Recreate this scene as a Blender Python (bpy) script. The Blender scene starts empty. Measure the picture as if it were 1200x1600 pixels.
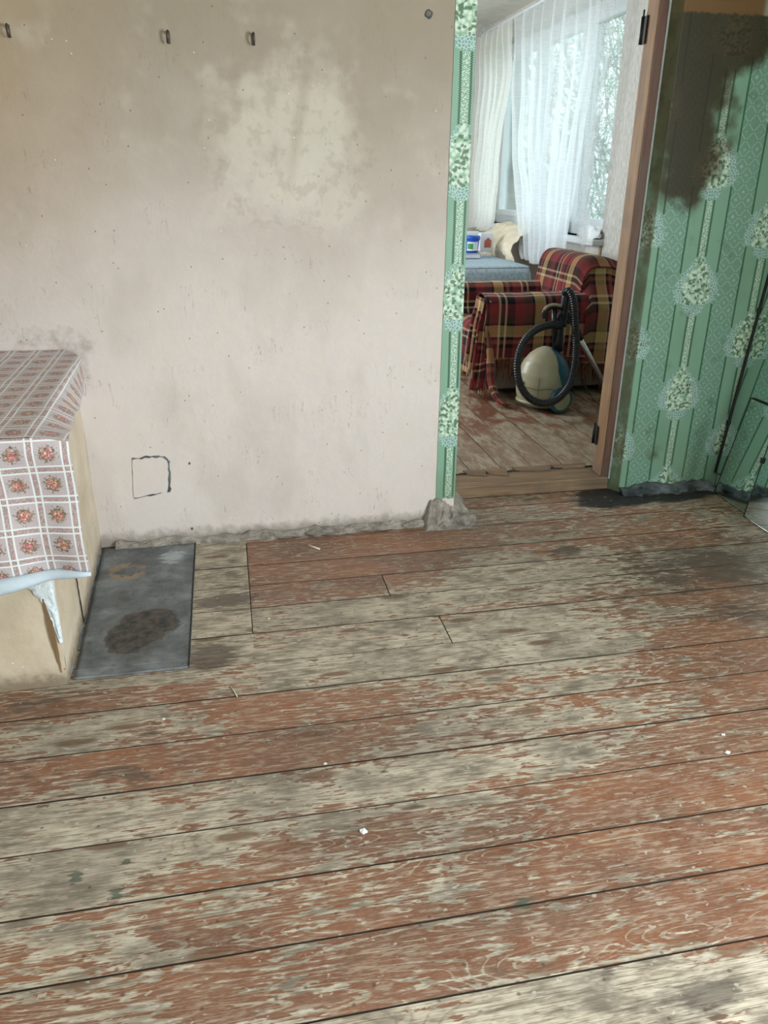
import bpy, bmesh, math, random
from mathutils import Vector, noise, Matrix
random.seed(7)
S = bpy.context.scene
COL = S.collection
# ------------------------------------------------------------------ camera
F = 1200.0; CH = 1.3
PITCH, ROLL, YAW = math.radians(23.27), math.radians(.384), math.radians(11.22)
FW = Vector((math.sin(YAW)*math.cos(PITCH), math.cos(YAW)*math.cos(PITCH), -math.sin(PITCH)))
R0 = Vector((math.cos(YAW), -math.sin(YAW), 0)); U0 = R0.cross(FW)
RT = R0*math.cos(ROLL)+U0*math.sin(ROLL); UP = -R0*math.sin(ROLL)+U0*math.cos(ROLL)
CP = Vector((0, 0, CH))
cam = bpy.data.cameras.new('camera'); camo = bpy.data.objects.new('camera', cam); COL.objects.link(camo)
cam.sensor_fit = 'VERTICAL'; cam.sensor_height = 36; cam.lens = F/1600*36; cam.clip_start = .05
M = Matrix((RT, UP, -FW)).transposed().to_4x4(); M.translation = CP
camo.matrix_world = M
S.camera = camo
# ------------------------------------------------------------------ sky, daylight, exposure
W = bpy.data.worlds.new('overcast_sky'); S.world = W; W.use_nodes = True
bg = W.node_tree.nodes['Background']; bg.inputs[0].default_value = (.80, .93, 1, 1); bg.inputs[1].default_value = 3.2
S.view_settings.view_transform = 'Standard'; S.view_settings.look = 'None'
S.view_settings.exposure = 0; S.view_settings.gamma = 1; S.view_settings.use_curve_mapping = False
def area(name, loc, rot, sx, sy, power, col, portal=False):
    l = bpy.data.lights.new(name, 'AREA'); l.shape = 'RECTANGLE'; l.size = sx; l.size_y = sy; l.energy = power; l.color = col
    o = bpy.data.objects.new(name, l); COL.objects.link(o); o.location = loc; o.rotation_euler = rot
    if portal: l.cycles.is_portal = True
    return o
# daylight in the window openings of the wall behind the camera and of the right-hand wall
area('daylight_window_behind', (.55, -1.72, 1.5), (math.radians(90), 0, 0), .9, 1.0, 7, (.95, .975, 1))
area('daylight_window_side', (2.37, -.30, 1.30), (0, math.radians(90), 0), 1.2, 1.5, 166, (.925, .965, 1))
area('daylight_room_window', (2.66, 6.37, 1.68), (0, math.radians(90), 0), 1.45, 2.5, 1, (1, 1, 1), True)

area('added_light_far_room_side', (-.78, 5.6, 1.6), (0, math.radians(-90), 0), 1.3, 1.6, 72, (.93, .97, 1))  # lamp added at an unseen window, to brighten the next room

# ------------------------------------------------------------------ pixel helpers (1200x1600 frame -> point at a given depth)
def ray(x, y): return RT*((x-600)/F)-UP*((y-800)/F)+FW
def fl(x, y, z=0.):
    d = ray(x, y); return CP+d*((z-CH)/d.z)
def aY(x, y, Y):
    d = ray(x, y); return CP+d*(Y/d.y)
def aX(x, y, X):
    d = ray(x, y); return CP+d*(X/d.x)
def lin(r, g, b):
    f = lambda c: ((c/255+.055)/1.055)**2.4 if c > 10 else c/255/12.92
    return (f(r), f(g), f(b), 1)
def lerp(a, b, t): return a+(b-a)*t
def sst(a, b, x):
    t = min(1, max(0, (x-a)/(b-a))); return t*t*(3-2*t)
def pw(x, pts):
    if x <= pts[0][0]: return pts[0][1]
    for (a, fa), (b, fb) in zip(pts, pts[1:]):
        if x <= b: return lerp(fa, fb, (x-a)/(b-a))
    return pts[-1][1]
def nz(x, y=0, z=0): return noise.noise(Vector((x, y, z)))

# ------------------------------------------------------------------ node helpers
class G:
    def __init__(s, name):
        s.m = bpy.data.materials.new(name); s.m.use_nodes = True
        s.t = s.m.node_tree; s.t.nodes.clear()
        s.out = s.n('ShaderNodeOutputMaterial')
        s._o = None; s.dims = '3D'
    def n(s, ty, **k):
        x = s.t.nodes.new(ty)
        for a, b in k.items(): setattr(x, a, b)
        return x
    def put(s, sock, v):
        if v is None: return
        if isinstance(v, bpy.types.NodeSocket): s.t.links.new(v, sock)
        elif hasattr(sock.default_value, '__len__') and not hasattr(v, '__len__'): sock.default_value = (v,)*len(sock.default_value)
        else:
            n_ = len(sock.default_value) if hasattr(sock.default_value, '__len__') else 0
            sock.default_value = tuple(v)[:n_] if n_ else v
    def obj(s):
        if s._o is None: s._o = s.n('ShaderNodeTexCoord').outputs['Object']
        return s._o
    def uv(s):
        return s.n('ShaderNodeTexCoord').outputs['UV']
    def rnd(s): return s.n('ShaderNodeObjectInfo').outputs['Random']
    def ma(s, op, a, b=None, c=None, clamp=False):
        x = s.n('ShaderNodeMath', operation=op, use_clamp=clamp)
        for i, v in enumerate((a, b, c)):
            if v is not None: s.put(x.inputs[i], v)
        return x.outputs[0]
    def add(s, a, b): return s.ma('ADD', a, b)
    def sub(s, a, b): return s.ma('SUBTRACT', a, b)
    def mul(s, a, b): return s.ma('MULTIPLY', a, b)
    def mx(s, a, b): return s.ma('MAXIMUM', a, b)
    def ab(s, a): return s.ma('ABSOLUTE', a)
    def lt(s, a, b): return s.ma('LESS_THAN', a, b)
    def gt(s, a, b): return s.ma('GREATER_THAN', a, b)
    def fr(s, a): return s.ma('FRACT', a)
    def ss(s, v, a, b, lo=0., hi=1.):
        x = s.n('ShaderNodeMapRange', interpolation_type='SMOOTHSTEP')
        for i, q in enumerate((v, a, b, lo, hi)): s.put(x.inputs[i], q)
        return x.outputs[0]
    def mix(s, f, a, b, mode='MIX'):
        x = s.n('ShaderNodeMix', data_type='RGBA', blend_type=mode)
        s.put(x.inputs[0], f); s.put(x.inputs[6], a); s.put(x.inputs[7], b)
        return x.outputs[2]
    def sep(s, v):
        x = s.n('ShaderNodeSeparateXYZ'); s.put(x.inputs[0], v); return x.outputs
    def comb(s, a, b, c=0.):
        x = s.n('ShaderNodeCombineXYZ')
        for i, q in enumerate((a, b, c)): s.put(x.inputs[i], q)
        return x.outputs[0]
    def map(s, v, loc=(0, 0, 0), rot=(0, 0, 0), sc=(1, 1, 1), ty='POINT'):
        x = s.n('ShaderNodeMapping', vector_type=ty); s.put(x.inputs[0], v)
        x.inputs[1].default_value = loc; x.inputs[2].default_value = rot; x.inputs[3].default_value = sc
        return x.outputs[0]
    def noise(s, v, sc=5, det=3, ro=.5, dist=0., col=False):
        x = s.n('ShaderNodeTexNoise', noise_dimensions=s.dims); s.put(x.inputs['Vector'], v); s.put(x.inputs['Scale'], sc)
        x.inputs['Detail'].default_value = min(det, 2.6); x.inputs['Roughness'].default_value = ro; x.inputs['Distortion'].default_value = dist
        return x.outputs[1 if col else 0]
    def vor(s, v, sc=5, feat='F1', out='Distance', rnd=1.):
        x = s.n('ShaderNodeTexVoronoi', feature=feat, voronoi_dimensions=s.dims); s.put(x.inputs['Vector'], v); s.put(x.inputs['Scale'], sc)
        x.inputs['Randomness'].default_value = rnd
        return x.outputs[out]
    def ramp(s, f, stops, mode='LINEAR'):
        x = s.n('ShaderNodeValToRGB'); x.color_ramp.interpolation = mode; s.put(x.inputs[0], f)
        e = x.color_ramp.elements
        e[0].position = stops[0][0]; e[0].color = stops[0][1]
        e[1].position = stops[-1][0]; e[1].color = stops[-1][1]
        for p, c in stops[1:-1]:
            q = e.new(p); q.color = c
        return x.outputs[0]
    def blob(s, v, c, r, rot=0.):
        """soft elliptical patch, 1 at its middle, 0 at its rim"""
        q = s.map(v, loc=c, rot=(0, 0, rot), sc=r, ty='TEXTURE')
        x = s.n('ShaderNodeTexGradient', gradient_type='SPHERICAL'); s.t.links.new(q, x.inputs[0])
        return x.outputs[1]
    def blobs(s, v, lst):
        acc = None
        for c, r, w, *rot in lst:
            b = s.mul(s.blob(v, c, r, rot[0] if rot else 0.), w)
            acc = b if acc is None else s.add(acc, b)
        return acc
    def bsdf(s, col, rough=.6, bump=None, bs=.2, bd=.01, metal=0., spec=.5, **k):
        x = s.n('ShaderNodeBsdfPrincipled')
        s.put(x.inputs['Base Color'], col); s.put(x.inputs['Roughness'], rough); x.inputs['Metallic'].default_value = metal
        x.inputs['Specular IOR Level'].default_value = spec
        for a, b in k.items(): s.put(x.inputs[a.replace('_', ' ')], b)
        if bump is not None:
            b = s.n('ShaderNodeBump'); b.inputs['Strength'].default_value = bs; b.inputs['Distance'].default_value = bd
            s.put(b.inputs['Height'], bump); s.t.links.new(b.outputs[0], x.inputs['Normal'])
        s.t.links.new(x.outputs[0], s.out.inputs[0])
        return s.m
def simple(name, c, rough=.6, nsc=20, amt=.12, metal=0., bs=.1, spec=.5):
    g = G(name); v = g.obj()
    n = g.noise(v, nsc, 4, .6)
    c2 = tuple(q*(1-amt*2.2) for q in c[:3])+(1,); c3 = tuple(min(1, q*(1+amt)) for q in c[:3])+(1,)
    return g.bsdf(g.mix(n, c2, c3), rough, n, bs, .004, metal, spec)

# ------------------------------------------------------------------ materials
def m_floor(name, kind):
    """worn boards: bare grey wood under remains of red-brown paint"""
    g = G(name); g.dims = '2D'; p = g.obj(); x, y, z = g.sep(p); r = g.rnd()
    if kind == 'far': x, y = y, x
    ro = g.mul(r, 37.)
    # knots and cathedral grain: contour lines of a stretched noise field
    kv = g.comb(g.add(g.mul(x, 1.55), ro), g.add(g.mul(y, 6.2), ro), 0.)
    kd = g.vor(kv, 1.0)
    gv = g.comb(g.add(g.mul(x, .42), ro), g.add(g.mul(y, 8.5), g.mul(r, 91.)), ro)
    f0 = g.noise(gv, 1.0, 1.2, .4, .15)
    f1 = g.add(f0, g.mul(g.ss(kd, .36, .0), .22))
    ringv = g.mul(f1, 25.)
    ring = g.fr(ringv)
    late = g.ss(ring, .62, .93)                       # late-wood line
    late = g.mul(late, g.ss(ring, 1.0, .93))
    fine = g.noise(g.comb(g.add(g.mul(x, 9.), ro), g.add(g.mul(y, 420.), ro), ro), 1., 3, .6)
    fib = g.noise(g.comb(g.add(g.mul(x, 3.), ro), g.mul(y, 90.), ro), 1., 3, .6)
    med = g.noise(g.comb(g.add(x, ro), g.mul(y, 2.2), ro), 7., 5, .65)
    lrg = g.noise(g.comb(g.add(x, ro), g.mul(y, 1.6), ro), 2.3, 3, .55)
    spk = g.noise(g.comb(g.add(g.mul(x, .5), ro), g.mul(y, 2.4), 3.), 40., 4, .7)
    knot = g.ss(kd, .10, .045)
    bare = g.ramp(med, [(.28, lin(130, 121, 107)), (.5, lin(180, 169, 150)), (.72, lin(212, 202, 182))])
    bare = g.mix(g.mul(late, .42), bare, lin(112, 98, 78))
    bare = g.mix(g.ss(fine, .46, .7, 0., .7), bare, lin(100, 90, 76))
    bare = g.mix(g.ss(spk, .52, .68, 0., .5), bare, lin(96, 86, 72)); bare = g.mix(g.ss(spk, .46, .34, 0., .4), bare, lin(206, 200, 182))
    bare = g.mix(g.ss(lrg, .52, .32, 0., .35), bare, lin(118, 111, 100))
    bare = g.mix(g.mul(knot, .8), bare, lin(104, 80, 58))
    paint = g.ramp(lrg, [(.3, lin(94, 62, 46)), (.5, lin(118, 74, 52)), (.7, lin(136, 84, 54))])
    paint = g.mix(g.ss(med, .45, .7, 0., .35), paint, lin(126, 96, 76))
    if kind == 'far':
        wear = g.add(g.mul(lrg, 1.3), g.mul(med, 1.1)); wear = g.add(wear, g.mul(late, .1))
        mask = g.ss(wear, 1.32, .98)
        mask = g.mul(mask, g.ss(x, 3.5, 4.1, .35, .95))
        bare = g.mix(.5, bare, lin(150, 128, 104)); paint = g.mix(.5, paint, lin(138, 88, 62))
        col = g.mix(mask, bare, paint)
        return g.bsdf(col, g.mix(mask, .62, .5), g.add(g.mul(late, .4), fine), .18, .003)
    at = g.n('ShaderNodeAttribute'); at.attribute_name = 'zones'; reg, dirt0, soot0 = g.sep(at.outputs['Vector'])
    wear = g.add(g.mul(reg, .31), g.mul(g.sub(lrg, .5), .6))
    wear = g.add(wear, g.mul(g.sub(med, .5), .95))
    wear = g.add(wear, g.mul(g.sub(spk, .5), .62))
    wear = g.add(wear, g.mul(g.sub(fib, .5), .55))
    wear = g.sub(wear, g.mul(late, .22))
    wear = g.add(wear, g.mul(g.sub(r, .5), .12))
    mask = g.ss(wear, -.02, .035)
    # boards by the hearth plate never got their paint
    raw = g.mul(g.lt(x, .0), g.gt(y, 1.985)); raw = g.mul(raw, g.gt(x, -.6))
    mask = g.mul(mask, g.sub(1., g.mul(raw, .97)))
    thin = g.mul(mask, g.ss(spk, .36, .6, .62, .97))
    col = g.mix(thin, bare, paint)
    ridge = g.mul(g.ss(ring, .84, .93), g.ss(ring, 1.0, .95)); ridge = g.mul(ridge, g.ss(fib, .42, .58))
    col = g.mix(g.mul(g.mul(ridge, mask), .75), col, lin(180, 164, 138))
    col = g.mix(g.mul(g.ss(spk, .55, .66), g.mul(mask, .35)), col, lin(150, 122, 104))
    # grime: scuffs, dark spots, the soot by the green wall, rubbed places
    dirt = g.add(dirt0, g.mul(g.sub(med, .5), .9)); dirt = g.add(dirt, g.mul(g.sub(spk, .5), .5))
    col = g.mix(g.ss(dirt, .12, .5, 0., .78), col, lin(78, 70, 62))
    sm = g.add(soot0, g.mul(g.sub(med, .5), 1.2))
    col = g.mix(g.ss(sm, .3, .75, 0., .95), col, lin(26, 30, 34))
    gr = []; pos = g.comb(x, y, 0.)
    for cx, cy, rx, ry in [(118, 1372, 16, 14), (198, 1346, 8, 6), (818, 1416, 16, 12), (180, 1398, 20, 12)]:
        c = fl(cx, cy); a = fl(cx+rx, cy); b = fl(cx, cy-ry); d = fl(cx, cy+ry)
        gr.append((tuple(c), (abs(a.x-c.x)*1.2, (b.y-d.y)*.7, 1.), 1.))
    gm = g.add(g.blobs(pos, gr), g.add(g.mul(g.sub(spk, .5), 1.5), g.mul(g.sub(med, .5), 1.)))
    col = g.mix(g.ss(gm, .35, .65, 0., .75), col, lin(66, 80, 66))
    nk = g.vor(g.comb(g.mul(x, 1.), g.mul(y, 1.), 0.), 9.)
    col = g.mix(g.ss(nk, .045, .02, 0., .6), col, lin(66, 56, 48))
    wh = g.noise(g.comb(x, g.mul(y, 1.7), 9.), 26., 5, .75)
    col = g.mix(g.ss(wh, .69, .73, 0., .6), col, lin(190, 186, 172))
    h = g.add(g.mul(spk, .8), g.mul(fine, .6)); h = g.add(h, g.mul(med, .4))
    rough = g.add(g.mul(mask, -.16), g.ss(med, .3, .7, .56, .7))
    return g.bsdf(col, rough, h, .35, .003, spec=.45)

def m_wallpaper(name):
    g = G(name); g.dims = '2D'; u, yy, v = g.sep(g.obj()); p = g.comb(g.sub(u, yy), v, 0.)
    u = g.add(u, g.mul(g.sub(g.noise(p, 6, 2), .5), .004))
    P, VP = .28, .455
    a = g.ma('DIVIDE', g.sub(u, 1.9165), P); k = g.ma('FLOOR', g.add(a, .5))
    du = g.mul(g.sub(a, k), P); ad = g.ab(du)
    k2 = g.ab(g.ma('MODULO', k, 2.))
    dv = g.mul(g.fr(g.add(g.ma('DIVIDE', g.sub(v, .785), VP), g.mul(k2, .5))), VP)
    n1 = g.noise(p, 45, 3, .6); n2 = g.noise(p, 120, 2, .6); big = g.noise(p, 3, 3, .55)
    panel = g.lt(ad, .0835)
    base = g.mix(panel, lin(116, 156, 138), lin(128, 168, 146))
    base = g.mix(g.ss(n2, .35, .7, 0., .2), base, lin(134, 172, 154))
    base = g.mix(g.ss(big, .5, .75, 0., .35), base, lin(108, 142, 116))
    # diamond lattice between the panels
    e = g.sub(.14, ad)
    s1 = g.add(g.ma('DIVIDE', e, .0565), g.ma('DIVIDE', v, .062)); s2 = g.sub(g.ma('DIVIDE', e, .0565), g.ma('DIVIDE', v, .062))
    f1 = g.ab(g.sub(g.fr(g.add(s1, 50.5)), .5)); f2 = g.ab(g.sub(g.fr(g.add(s2, 50.5)), .5))
    line = g.mx(g.ss(f1, .06, .025), g.ss(f2, .06, .025))
    lat = g.sub(1., panel)
    base = g.mix(g.mul(g.mul(line, lat), .5), base, lin(176, 208, 194))
    dot = g.mul(g.ss(f1, .075, .04), g.ss(f2, .075, .04))
    base = g.mix(g.mul(g.mul(dot, lat), .85), base, lin(48, 92, 70))
    cen = g.mul(g.gt(f1, .36), g.gt(f2, .36)); cen = g.mul(cen, g.gt(n1, .5))
    base = g.mix(g.mul(g.mul(cen, lat), .5), base, lin(180, 212, 194))
    # medallion outline
    w = g.ramp(g.ma('DIVIDE', dv, VP), [(0., (.0,)*3+(1,)), (.02, (.035,)*3+(1,)), (.10, (.048,)*3+(1,)), (.125, (.09,)*3+(1,)), (.2, (.103,)*3+(1,)), (.3, (.092,)*3+(1,)),
                                         (.4, (.066,)*3+(1,)), (.47, (.035,)*3+(1,)), (.53, (.012,)*3+(1,)), (.56, (0, 0, 0, 1)), (1., (0, 0, 0, 1))])
    wob = g.mul(g.sub(g.noise(p, 60, 2, .6), .5), .05)
    med = g.ss(g.sub(g.sub(g.add(ad, wob), w), 0.), .002, -.004)
    med = g.mul(med, g.gt(w, .006))
    # dark rules beside each panel, broken by the medallions
    rule = g.ss(g.ab(g.sub(ad, .0835)), .0046, .0034)
    gapm = g.mul(g.gt(dv, .05), g.lt(dv, .175))
    base = g.mix(g.mul(g.mul(rule, g.sub(1., gapm)), .9), base, lin(38, 92, 62))
    # ribbon with wavy edges
    wav = g.mul(g.ma('SINE', g.mul(v, 900.)), .0020)
    rib = g.ss(g.ab(g.sub(ad, g.add(.0185, wav))), .0042, .0030)
    inr = g.mul(g.gt(dv, .26), g.lt(dv, .452))
    inr = g.mx(inr, g.mul(g.gt(dv, .24), g.lt(dv, .455)))
    base = g.mix(g.mul(g.lt(ad, .018), g.mul(inr, .15)), base, lin(168, 204, 178))
    base = g.mix(g.mul(g.mul(rib, inr), .9), base, lin(36, 74, 52))
    dts = g.mul(g.lt(ad, .012), g.gt(g.noise(p, 170, 2, .6), .53)); base = g.mix(g.mul(g.mul(dts, inr), .8), base, lin(214, 232, 218))
    dt2 = g.mul(g.lt(ad, .012), g.lt(g.noise(p, 150, 2, .6), .36)); base = g.mix(g.mul(g.mul(dt2, inr), .7), base, lin(44, 88, 62))
    # lace, flowers, leaves of the medallion
    ve = g.vor(p, 95, 'DISTANCE_TO_EDGE'); vc = g.vor(p, 55); vl = g.vor(p, 105, 'F1', 'Color')
    lace = g.mix(g.ss(ve, .16, .06), lin(116, 160, 146), lin(196, 216, 220))
    inner = g.lt(g.add(ad, g.mul(wob, 1.)), g.mul(w, .62)); inner = g.mul(inner, g.gt(dv, .045))
    flo = g.ramp(vc, [(0., lin(226, 236, 226)), (.35, lin(196, 218, 200)), (.6, lin(150, 188, 160)), (1., lin(120, 160, 130))])
    leaf = g.gt(g.sep(vl)[0], .72)
    flo = g.mix(g.mul(leaf, .85), flo, lin(66, 96, 68))
    mcol = g.mix(inner, lace, flo)
    base = g.mix(g.mul(med, .92), base, mcol)
    # brown damp stain in the upper part and water marks
    q = g.comb(u, v, 0.)
    wall = g.gt(u, 1.3)
    st = g.blobs(q, [((1.78, 1.62, 0), (.26, .42, 1), 1.5), ((1.84, 1.86, 0), (.30, .22, 1), 1.6), ((1.80, 1.32, 0), (.16, .20, 1), 1.1), ((1.98, 1.80, 0), (.18, .14, 1), .8), ((1.70, 1.9, 0), (.2, .6, 1), .5)])
    st = g.add(st, g.mul(g.sub(g.noise(p, 8, 5, .65), .5), 1.6)); st = g.mul(st, wall)
    base = g.mix(g.ss(st, .1, 1.0, 0., 1.), base, lin(138, 106, 66), 'MULTIPLY')
    base = g.mix(g.ss(st, .2, 1.2, 0., .72), base, lin(46, 38, 22))
    top = g.mul(g.ss(g.add(v, g.mul(g.sub(n1, .5), .02)), 1.868, 1.878), wall)
    base = g.mix(top, base, g.mix(g.ss(u, 2.0, 2.03), lin(112, 82, 44), lin(150, 150, 140)))
    # splay beside the door frame, its shade put into a grey-brown tone
    edge = g.mul(g.ss(u, 1.694, 1.684), wall)
    base = g.mix(g.mul(edge, g.ss(g.noise(p, 12, 4, .6), .25, .6, .35, .8)), base, lin(98, 100, 78))
    # foot of the wall, where the paper is soiled
    base = g.mix(g.mul(g.ss(v, .30, .05, 0., .35), g.ss(big, .35, .6)), base, lin(118, 128, 96))
    return g.bsdf(base, .5, g.add(n1, g.mul(big, 2.)), .12, .004, spec=.4)

def m_pink(name):
    g = G(name); g.dims = '2D'; x, y, z = g.sep(g.obj()); p = g.comb(g.add(x, g.mul(y, .7)), z, 0.)
    n1 = g.noise(p, 3, 4, .6); n2 = g.noise(p, 22, 4, .65)
    q = g.comb(x, z, 0.)
    base = g.mix(n1, lin(208, 199, 196), lin(219, 211, 209))
    base = g.mix(g.ss(n2, .35, .7, 0., .18), base, lin(228, 214, 202))
    # smoke-yellowed upper part, its colour also darkened for light fading upwards
    up = g.add(z, g.mul(g.sub(n1, .5), .5)); base = g.mix(g.ss(up, .6, 1.85, 0., .95), base, lin(150, 138, 120))
    base = g.mix(g.mul(g.ss(x, -.1, -.75, 0., .5), g.ss(z, .75, 1.5)), base, lin(176, 150, 120))
    # lighter, filled patch beside the third hook
    pt = g.blobs(q, [((.28, 1.34, 0), (.30, .24, 1), 1.1), ((.10, 1.46, 0), (.22, .22, 1), .8), ((.38, 1.42, 0), (.15, .34, 1), .7), ((.22, 1.62, 0), (.26, .24, 1), .6), ((.08, 1.26, 0), (.18, .16, 1), .5)])
    pn = g.noise(p, 5.5, 6, .72)
    pm = g.ss(g.add(pt, g.mul(g.sub(pn, .5), 2.2)), .1, 1.1)
    base = g.mix(g.mul(pm, .6), base, lin(208, 202, 190))
    base = g.mix(g.ss(g.noise(g.map(p, sc=(1.4, .7, 1)), 2.6, 5, .6), .48, .7, 0., .16), base, lin(150, 138, 124))
    base = g.mix(g.mul(g.ss(g.noise(p, 16, 5, .75), .5, .66), g.mul(g.ss(pt, .0, .4), .28)), base, lin(150, 140, 122))
    gsh = g.blob(q, (.27, 1.50, 0), (.035, .36, 1), -.2); base = g.mix(g.ss(g.add(gsh, g.mul(g.sub(n2, .5), .5)), .1, .9, 0., .35), base, lin(148, 138, 118))
    # dirt above the bench and along the foot
    dr = g.blobs(q, [((-.62, .80, 0), (.30, .09, 1), .8), ((-.52, .70, 0), (.09, .14, 1), .8), ((.15, 1.72, 0), (.06, .14, 1), .5)])
    dm = g.add(dr, g.mul(g.sub(n2, .5), 1.4))
    base = g.mix(g.ss(dm, .35, 1.2, 0., .5), base, lin(112, 100, 84))
    ft = g.ss(g.add(z, g.mul(g.sub(n2, .5), .06)), .075, .02); base = g.mix(g.mul(ft, .7), base, lin(128, 118, 106))
    # specks and chips
    sp = g.vor(g.map(p, sc=(1, .8, 1)), 15.); spm = g.mul(g.ss(sp, .045, .022), g.gt(g.noise(p, 11, 2), .60))
    base = g.mix(g.mul(spm, .75), base, lin(96, 86, 76))
    s2 = g.vor(g.map(p, loc=(3, 2, 0), sc=(1, 1.2, 1)), 13.); s2m = g.mul(g.ss(s2, .032, .016), g.gt(g.noise(p, 8, 2), .68))
    base = g.mix(g.mul(s2m, .85), base, lin(240, 238, 232))
    scr = g.mul(g.ss(g.ab(g.sub(g.noise(g.map(p, rot=(0, 0, .4), sc=(5., .9, 1)), 6, 3, .6), .5)), .008, .002), g.gt(g.noise(p, 7, 2), .6))
    base = g.mix(g.mul(scr, .4), base, lin(130, 116, 102))
    h = g.add(g.mul(n1, 3.), n2)
    return g.bsdf(base, .62, h, .22, .006, spec=.3)

def m_wood(name, c1, c2, rough=.6, axis='z', gs=1., dark=None):
    g = G(name); p = g.obj()
    sc = {'z': (30*gs, 30*gs, 2.2*gs), 'x': (2.2*gs, 30*gs, 30*gs), 'y': (30*gs, 2.2*gs, 30*gs)}[axis]
    n = g.noise(g.map(p, sc=sc), 1.5, 5, .62, .6); b = g.noise(p, 5, 3, .6)
    col = g.ramp(n, [(.25, c1), (.7, c2)])
    if dark is not None: col = g.mix(g.ss(b, .45, .7, 0., .7), col, dark)
    return g.bsdf(col, rough, n, .25, .003)

def m_plaster(name, c1, c2, sc=14, bs=.8):
    g = G(name); p = g.obj(); n = g.noise(p, sc, 6, .7); v = g.noise(p, sc*5, 4, .7)
    col = g.ramp(n, [(.3, c1), (.68, c2)]); col = g.mix(g.ss(v, .55, .75, 0., .5), col, lin(70, 66, 62))
    return g.bsdf(col, .9, g.add(n, g.mul(v, .5)), bs, .008, spec=.2)

def m_oilcloth(name):
    g = G(name); uv = g.uv(); u, v, _ = g.sep(uv)
    P = .08
    a = g.fr(g.ma('DIVIDE', g.add(u, 8.), P)); b = g.fr(g.ma('DIVIDE', g.add(v, 8.), P))
    da = g.ab(g.sub(a, .5)); db = g.ab(g.sub(b, .5))           # .5 at band middle, 0 at cell middle
    n = g.noise(uv, 420, 2, .6); vo = g.vor(uv, 300, 'F1', 'Color'); r0, r1, r2 = g.sep(vo)
    base = g.mix(g.noise(uv, 30, 3), lin(178, 166, 170), lin(198, 188, 192))
    band = g.mx(g.gt(da, .41), g.gt(db, .41))
    fc = g.ramp(r0, [(0., lin(150, 108, 104)), (.3, lin(186, 160, 130)), (.5, lin(120, 104, 84)), (.7, lin(176, 140, 140)), (.85, lin(140, 84, 86))], 'CONSTANT')
    base = g.mix(g.mul(band, g.mul(g.gt(n, .45), .7)), base, fc)
    la = g.ss(g.ab(g.sub(da, .40)), .034, .018); lb = g.ss(g.ab(g.sub(db, .40)), .034, .018)
    # bouquet
    rr = g.ma('SQRT', g.add(g.mul(da, da), g.mul(g.mul(db, db), 1.1)))
    rn = g.add(rr, g.mul(g.sub(g.noise(uv, 170, 3, .7), .5), .75))
    bq = g.ss(rn, .27, .22)
    lc = g.ramp(r1, [(0., lin(104, 98, 70)), (.35, lin(132, 108, 84)), (.6, lin(86, 84, 66)), (.8, lin(160, 132, 108))], 'CONSTANT')
    fcol = g.ramp(r2, [(0., lin(160, 78, 96)), (.3, lin(196, 120, 134)), (.55, lin(206, 180, 96)), (.75, lin(176, 92, 100)), (.9, lin(226, 196, 190))], 'CONSTANT')
    inn = g.lt(g.add(rr, g.mul(g.sub(g.noise(uv, 120, 2, .6), .5), .5)), .15)
    bc = g.mix(inn, lc, fcol)
    base = g.mix(g.mul(bq, g.ss(n, .32, .45, .3, .95)), base, bc)
    base = g.mix(g.mul(g.mx(la, lb), .92), base, lin(226, 234, 238))
    return g.bsdf(base, .36, g.noise(uv, 14, 3), .15, .004, spec=.5)

def m_plaid(name):
    g = G(name); uv = g.uv(); u, v, _ = g.sep(uv)
    red, blk, gold, brn, bei, org = lin(126, 50, 54), lin(32, 28, 35), lin(182, 154, 104), lin(88, 58, 52), lin(192, 166, 134), lin(144, 82, 66)
    seq = [(red, .06), (brn, .05), (blk, .014), (gold, .058), (bei, .010), (blk, .018), (org, .025), (blk, .022), (red, .06), (bei, .014), (blk, .026), (bei, .014), (blk, .05)]
    T = sum(w for _, w in seq); st = []; p = 0
    for c, w in seq: st.append((p/T, c)); p += w
    n = g.noise(uv, 9, 2)
    cu = g.ramp(g.fr(g.add(g.ma('DIVIDE', u, T), 20.)), st, 'CONSTANT'); cv = g.ramp(g.fr(g.add(g.ma('DIVIDE', v, T), 20.13)), st, 'CONSTANT')
    th = g.noise(g.map(uv, sc=(1., 26., 1.)), 60, 2, .6)
    tw = g.fr(g.mul(g.add(u, v), 260.))
    f = g.add(.46, g.mul(g.sub(th, .5), .5)); f = g.add(f, g.mul(g.sub(tw, .5), .2))
    col = g.mix(f, cu, cv)
    return g.bsdf(col, .95, g.add(tw, g.mul(g.noise(uv, 300, 2), .6)), .3, .002, spec=.1, Sheen_Weight=.15)

def m_tulle(name, dens, tint=(.93, .97, .99, 1)):
    g = G(name); uv = g.uv(); u, v, _ = g.sep(uv)
    wv = g.noise(g.map(uv, sc=(2., 46., 1.)), 3, 4, .7); fine = g.noise(g.map(uv, sc=(3., 160., 1.)), 3, 2)
    d = g.n('ShaderNodeBsdfDiffuse'); d.inputs[0].default_value = tint
    t = g.n('ShaderNodeBsdfTranslucent'); t.inputs[0].default_value = tint
    tr = g.n('ShaderNodeBsdfTransparent'); tr.inputs[0].default_value = (1, 1, 1, 1)
    a = g.n('ShaderNodeMixShader'); a.inputs[0].default_value = .62
    g.t.links.new(d.outputs[0], a.inputs[1]); g.t.links.new(t.outputs[0], a.inputs[2])
    b = g.n('ShaderNodeMixShader')
    f = g.ma('ADD', dens-.2, g.add(g.mul(wv, .28), g.mul(fine, .12)), clamp=True)
    g.t.links.new(f, b.inputs[0]); g.t.links.new(tr.outputs[0], b.inputs[1]); g.t.links.new(a.outputs[0], b.inputs[2])
    g.t.links.new(b.outputs[0], g.out.inputs[0])
    return g.m

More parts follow.
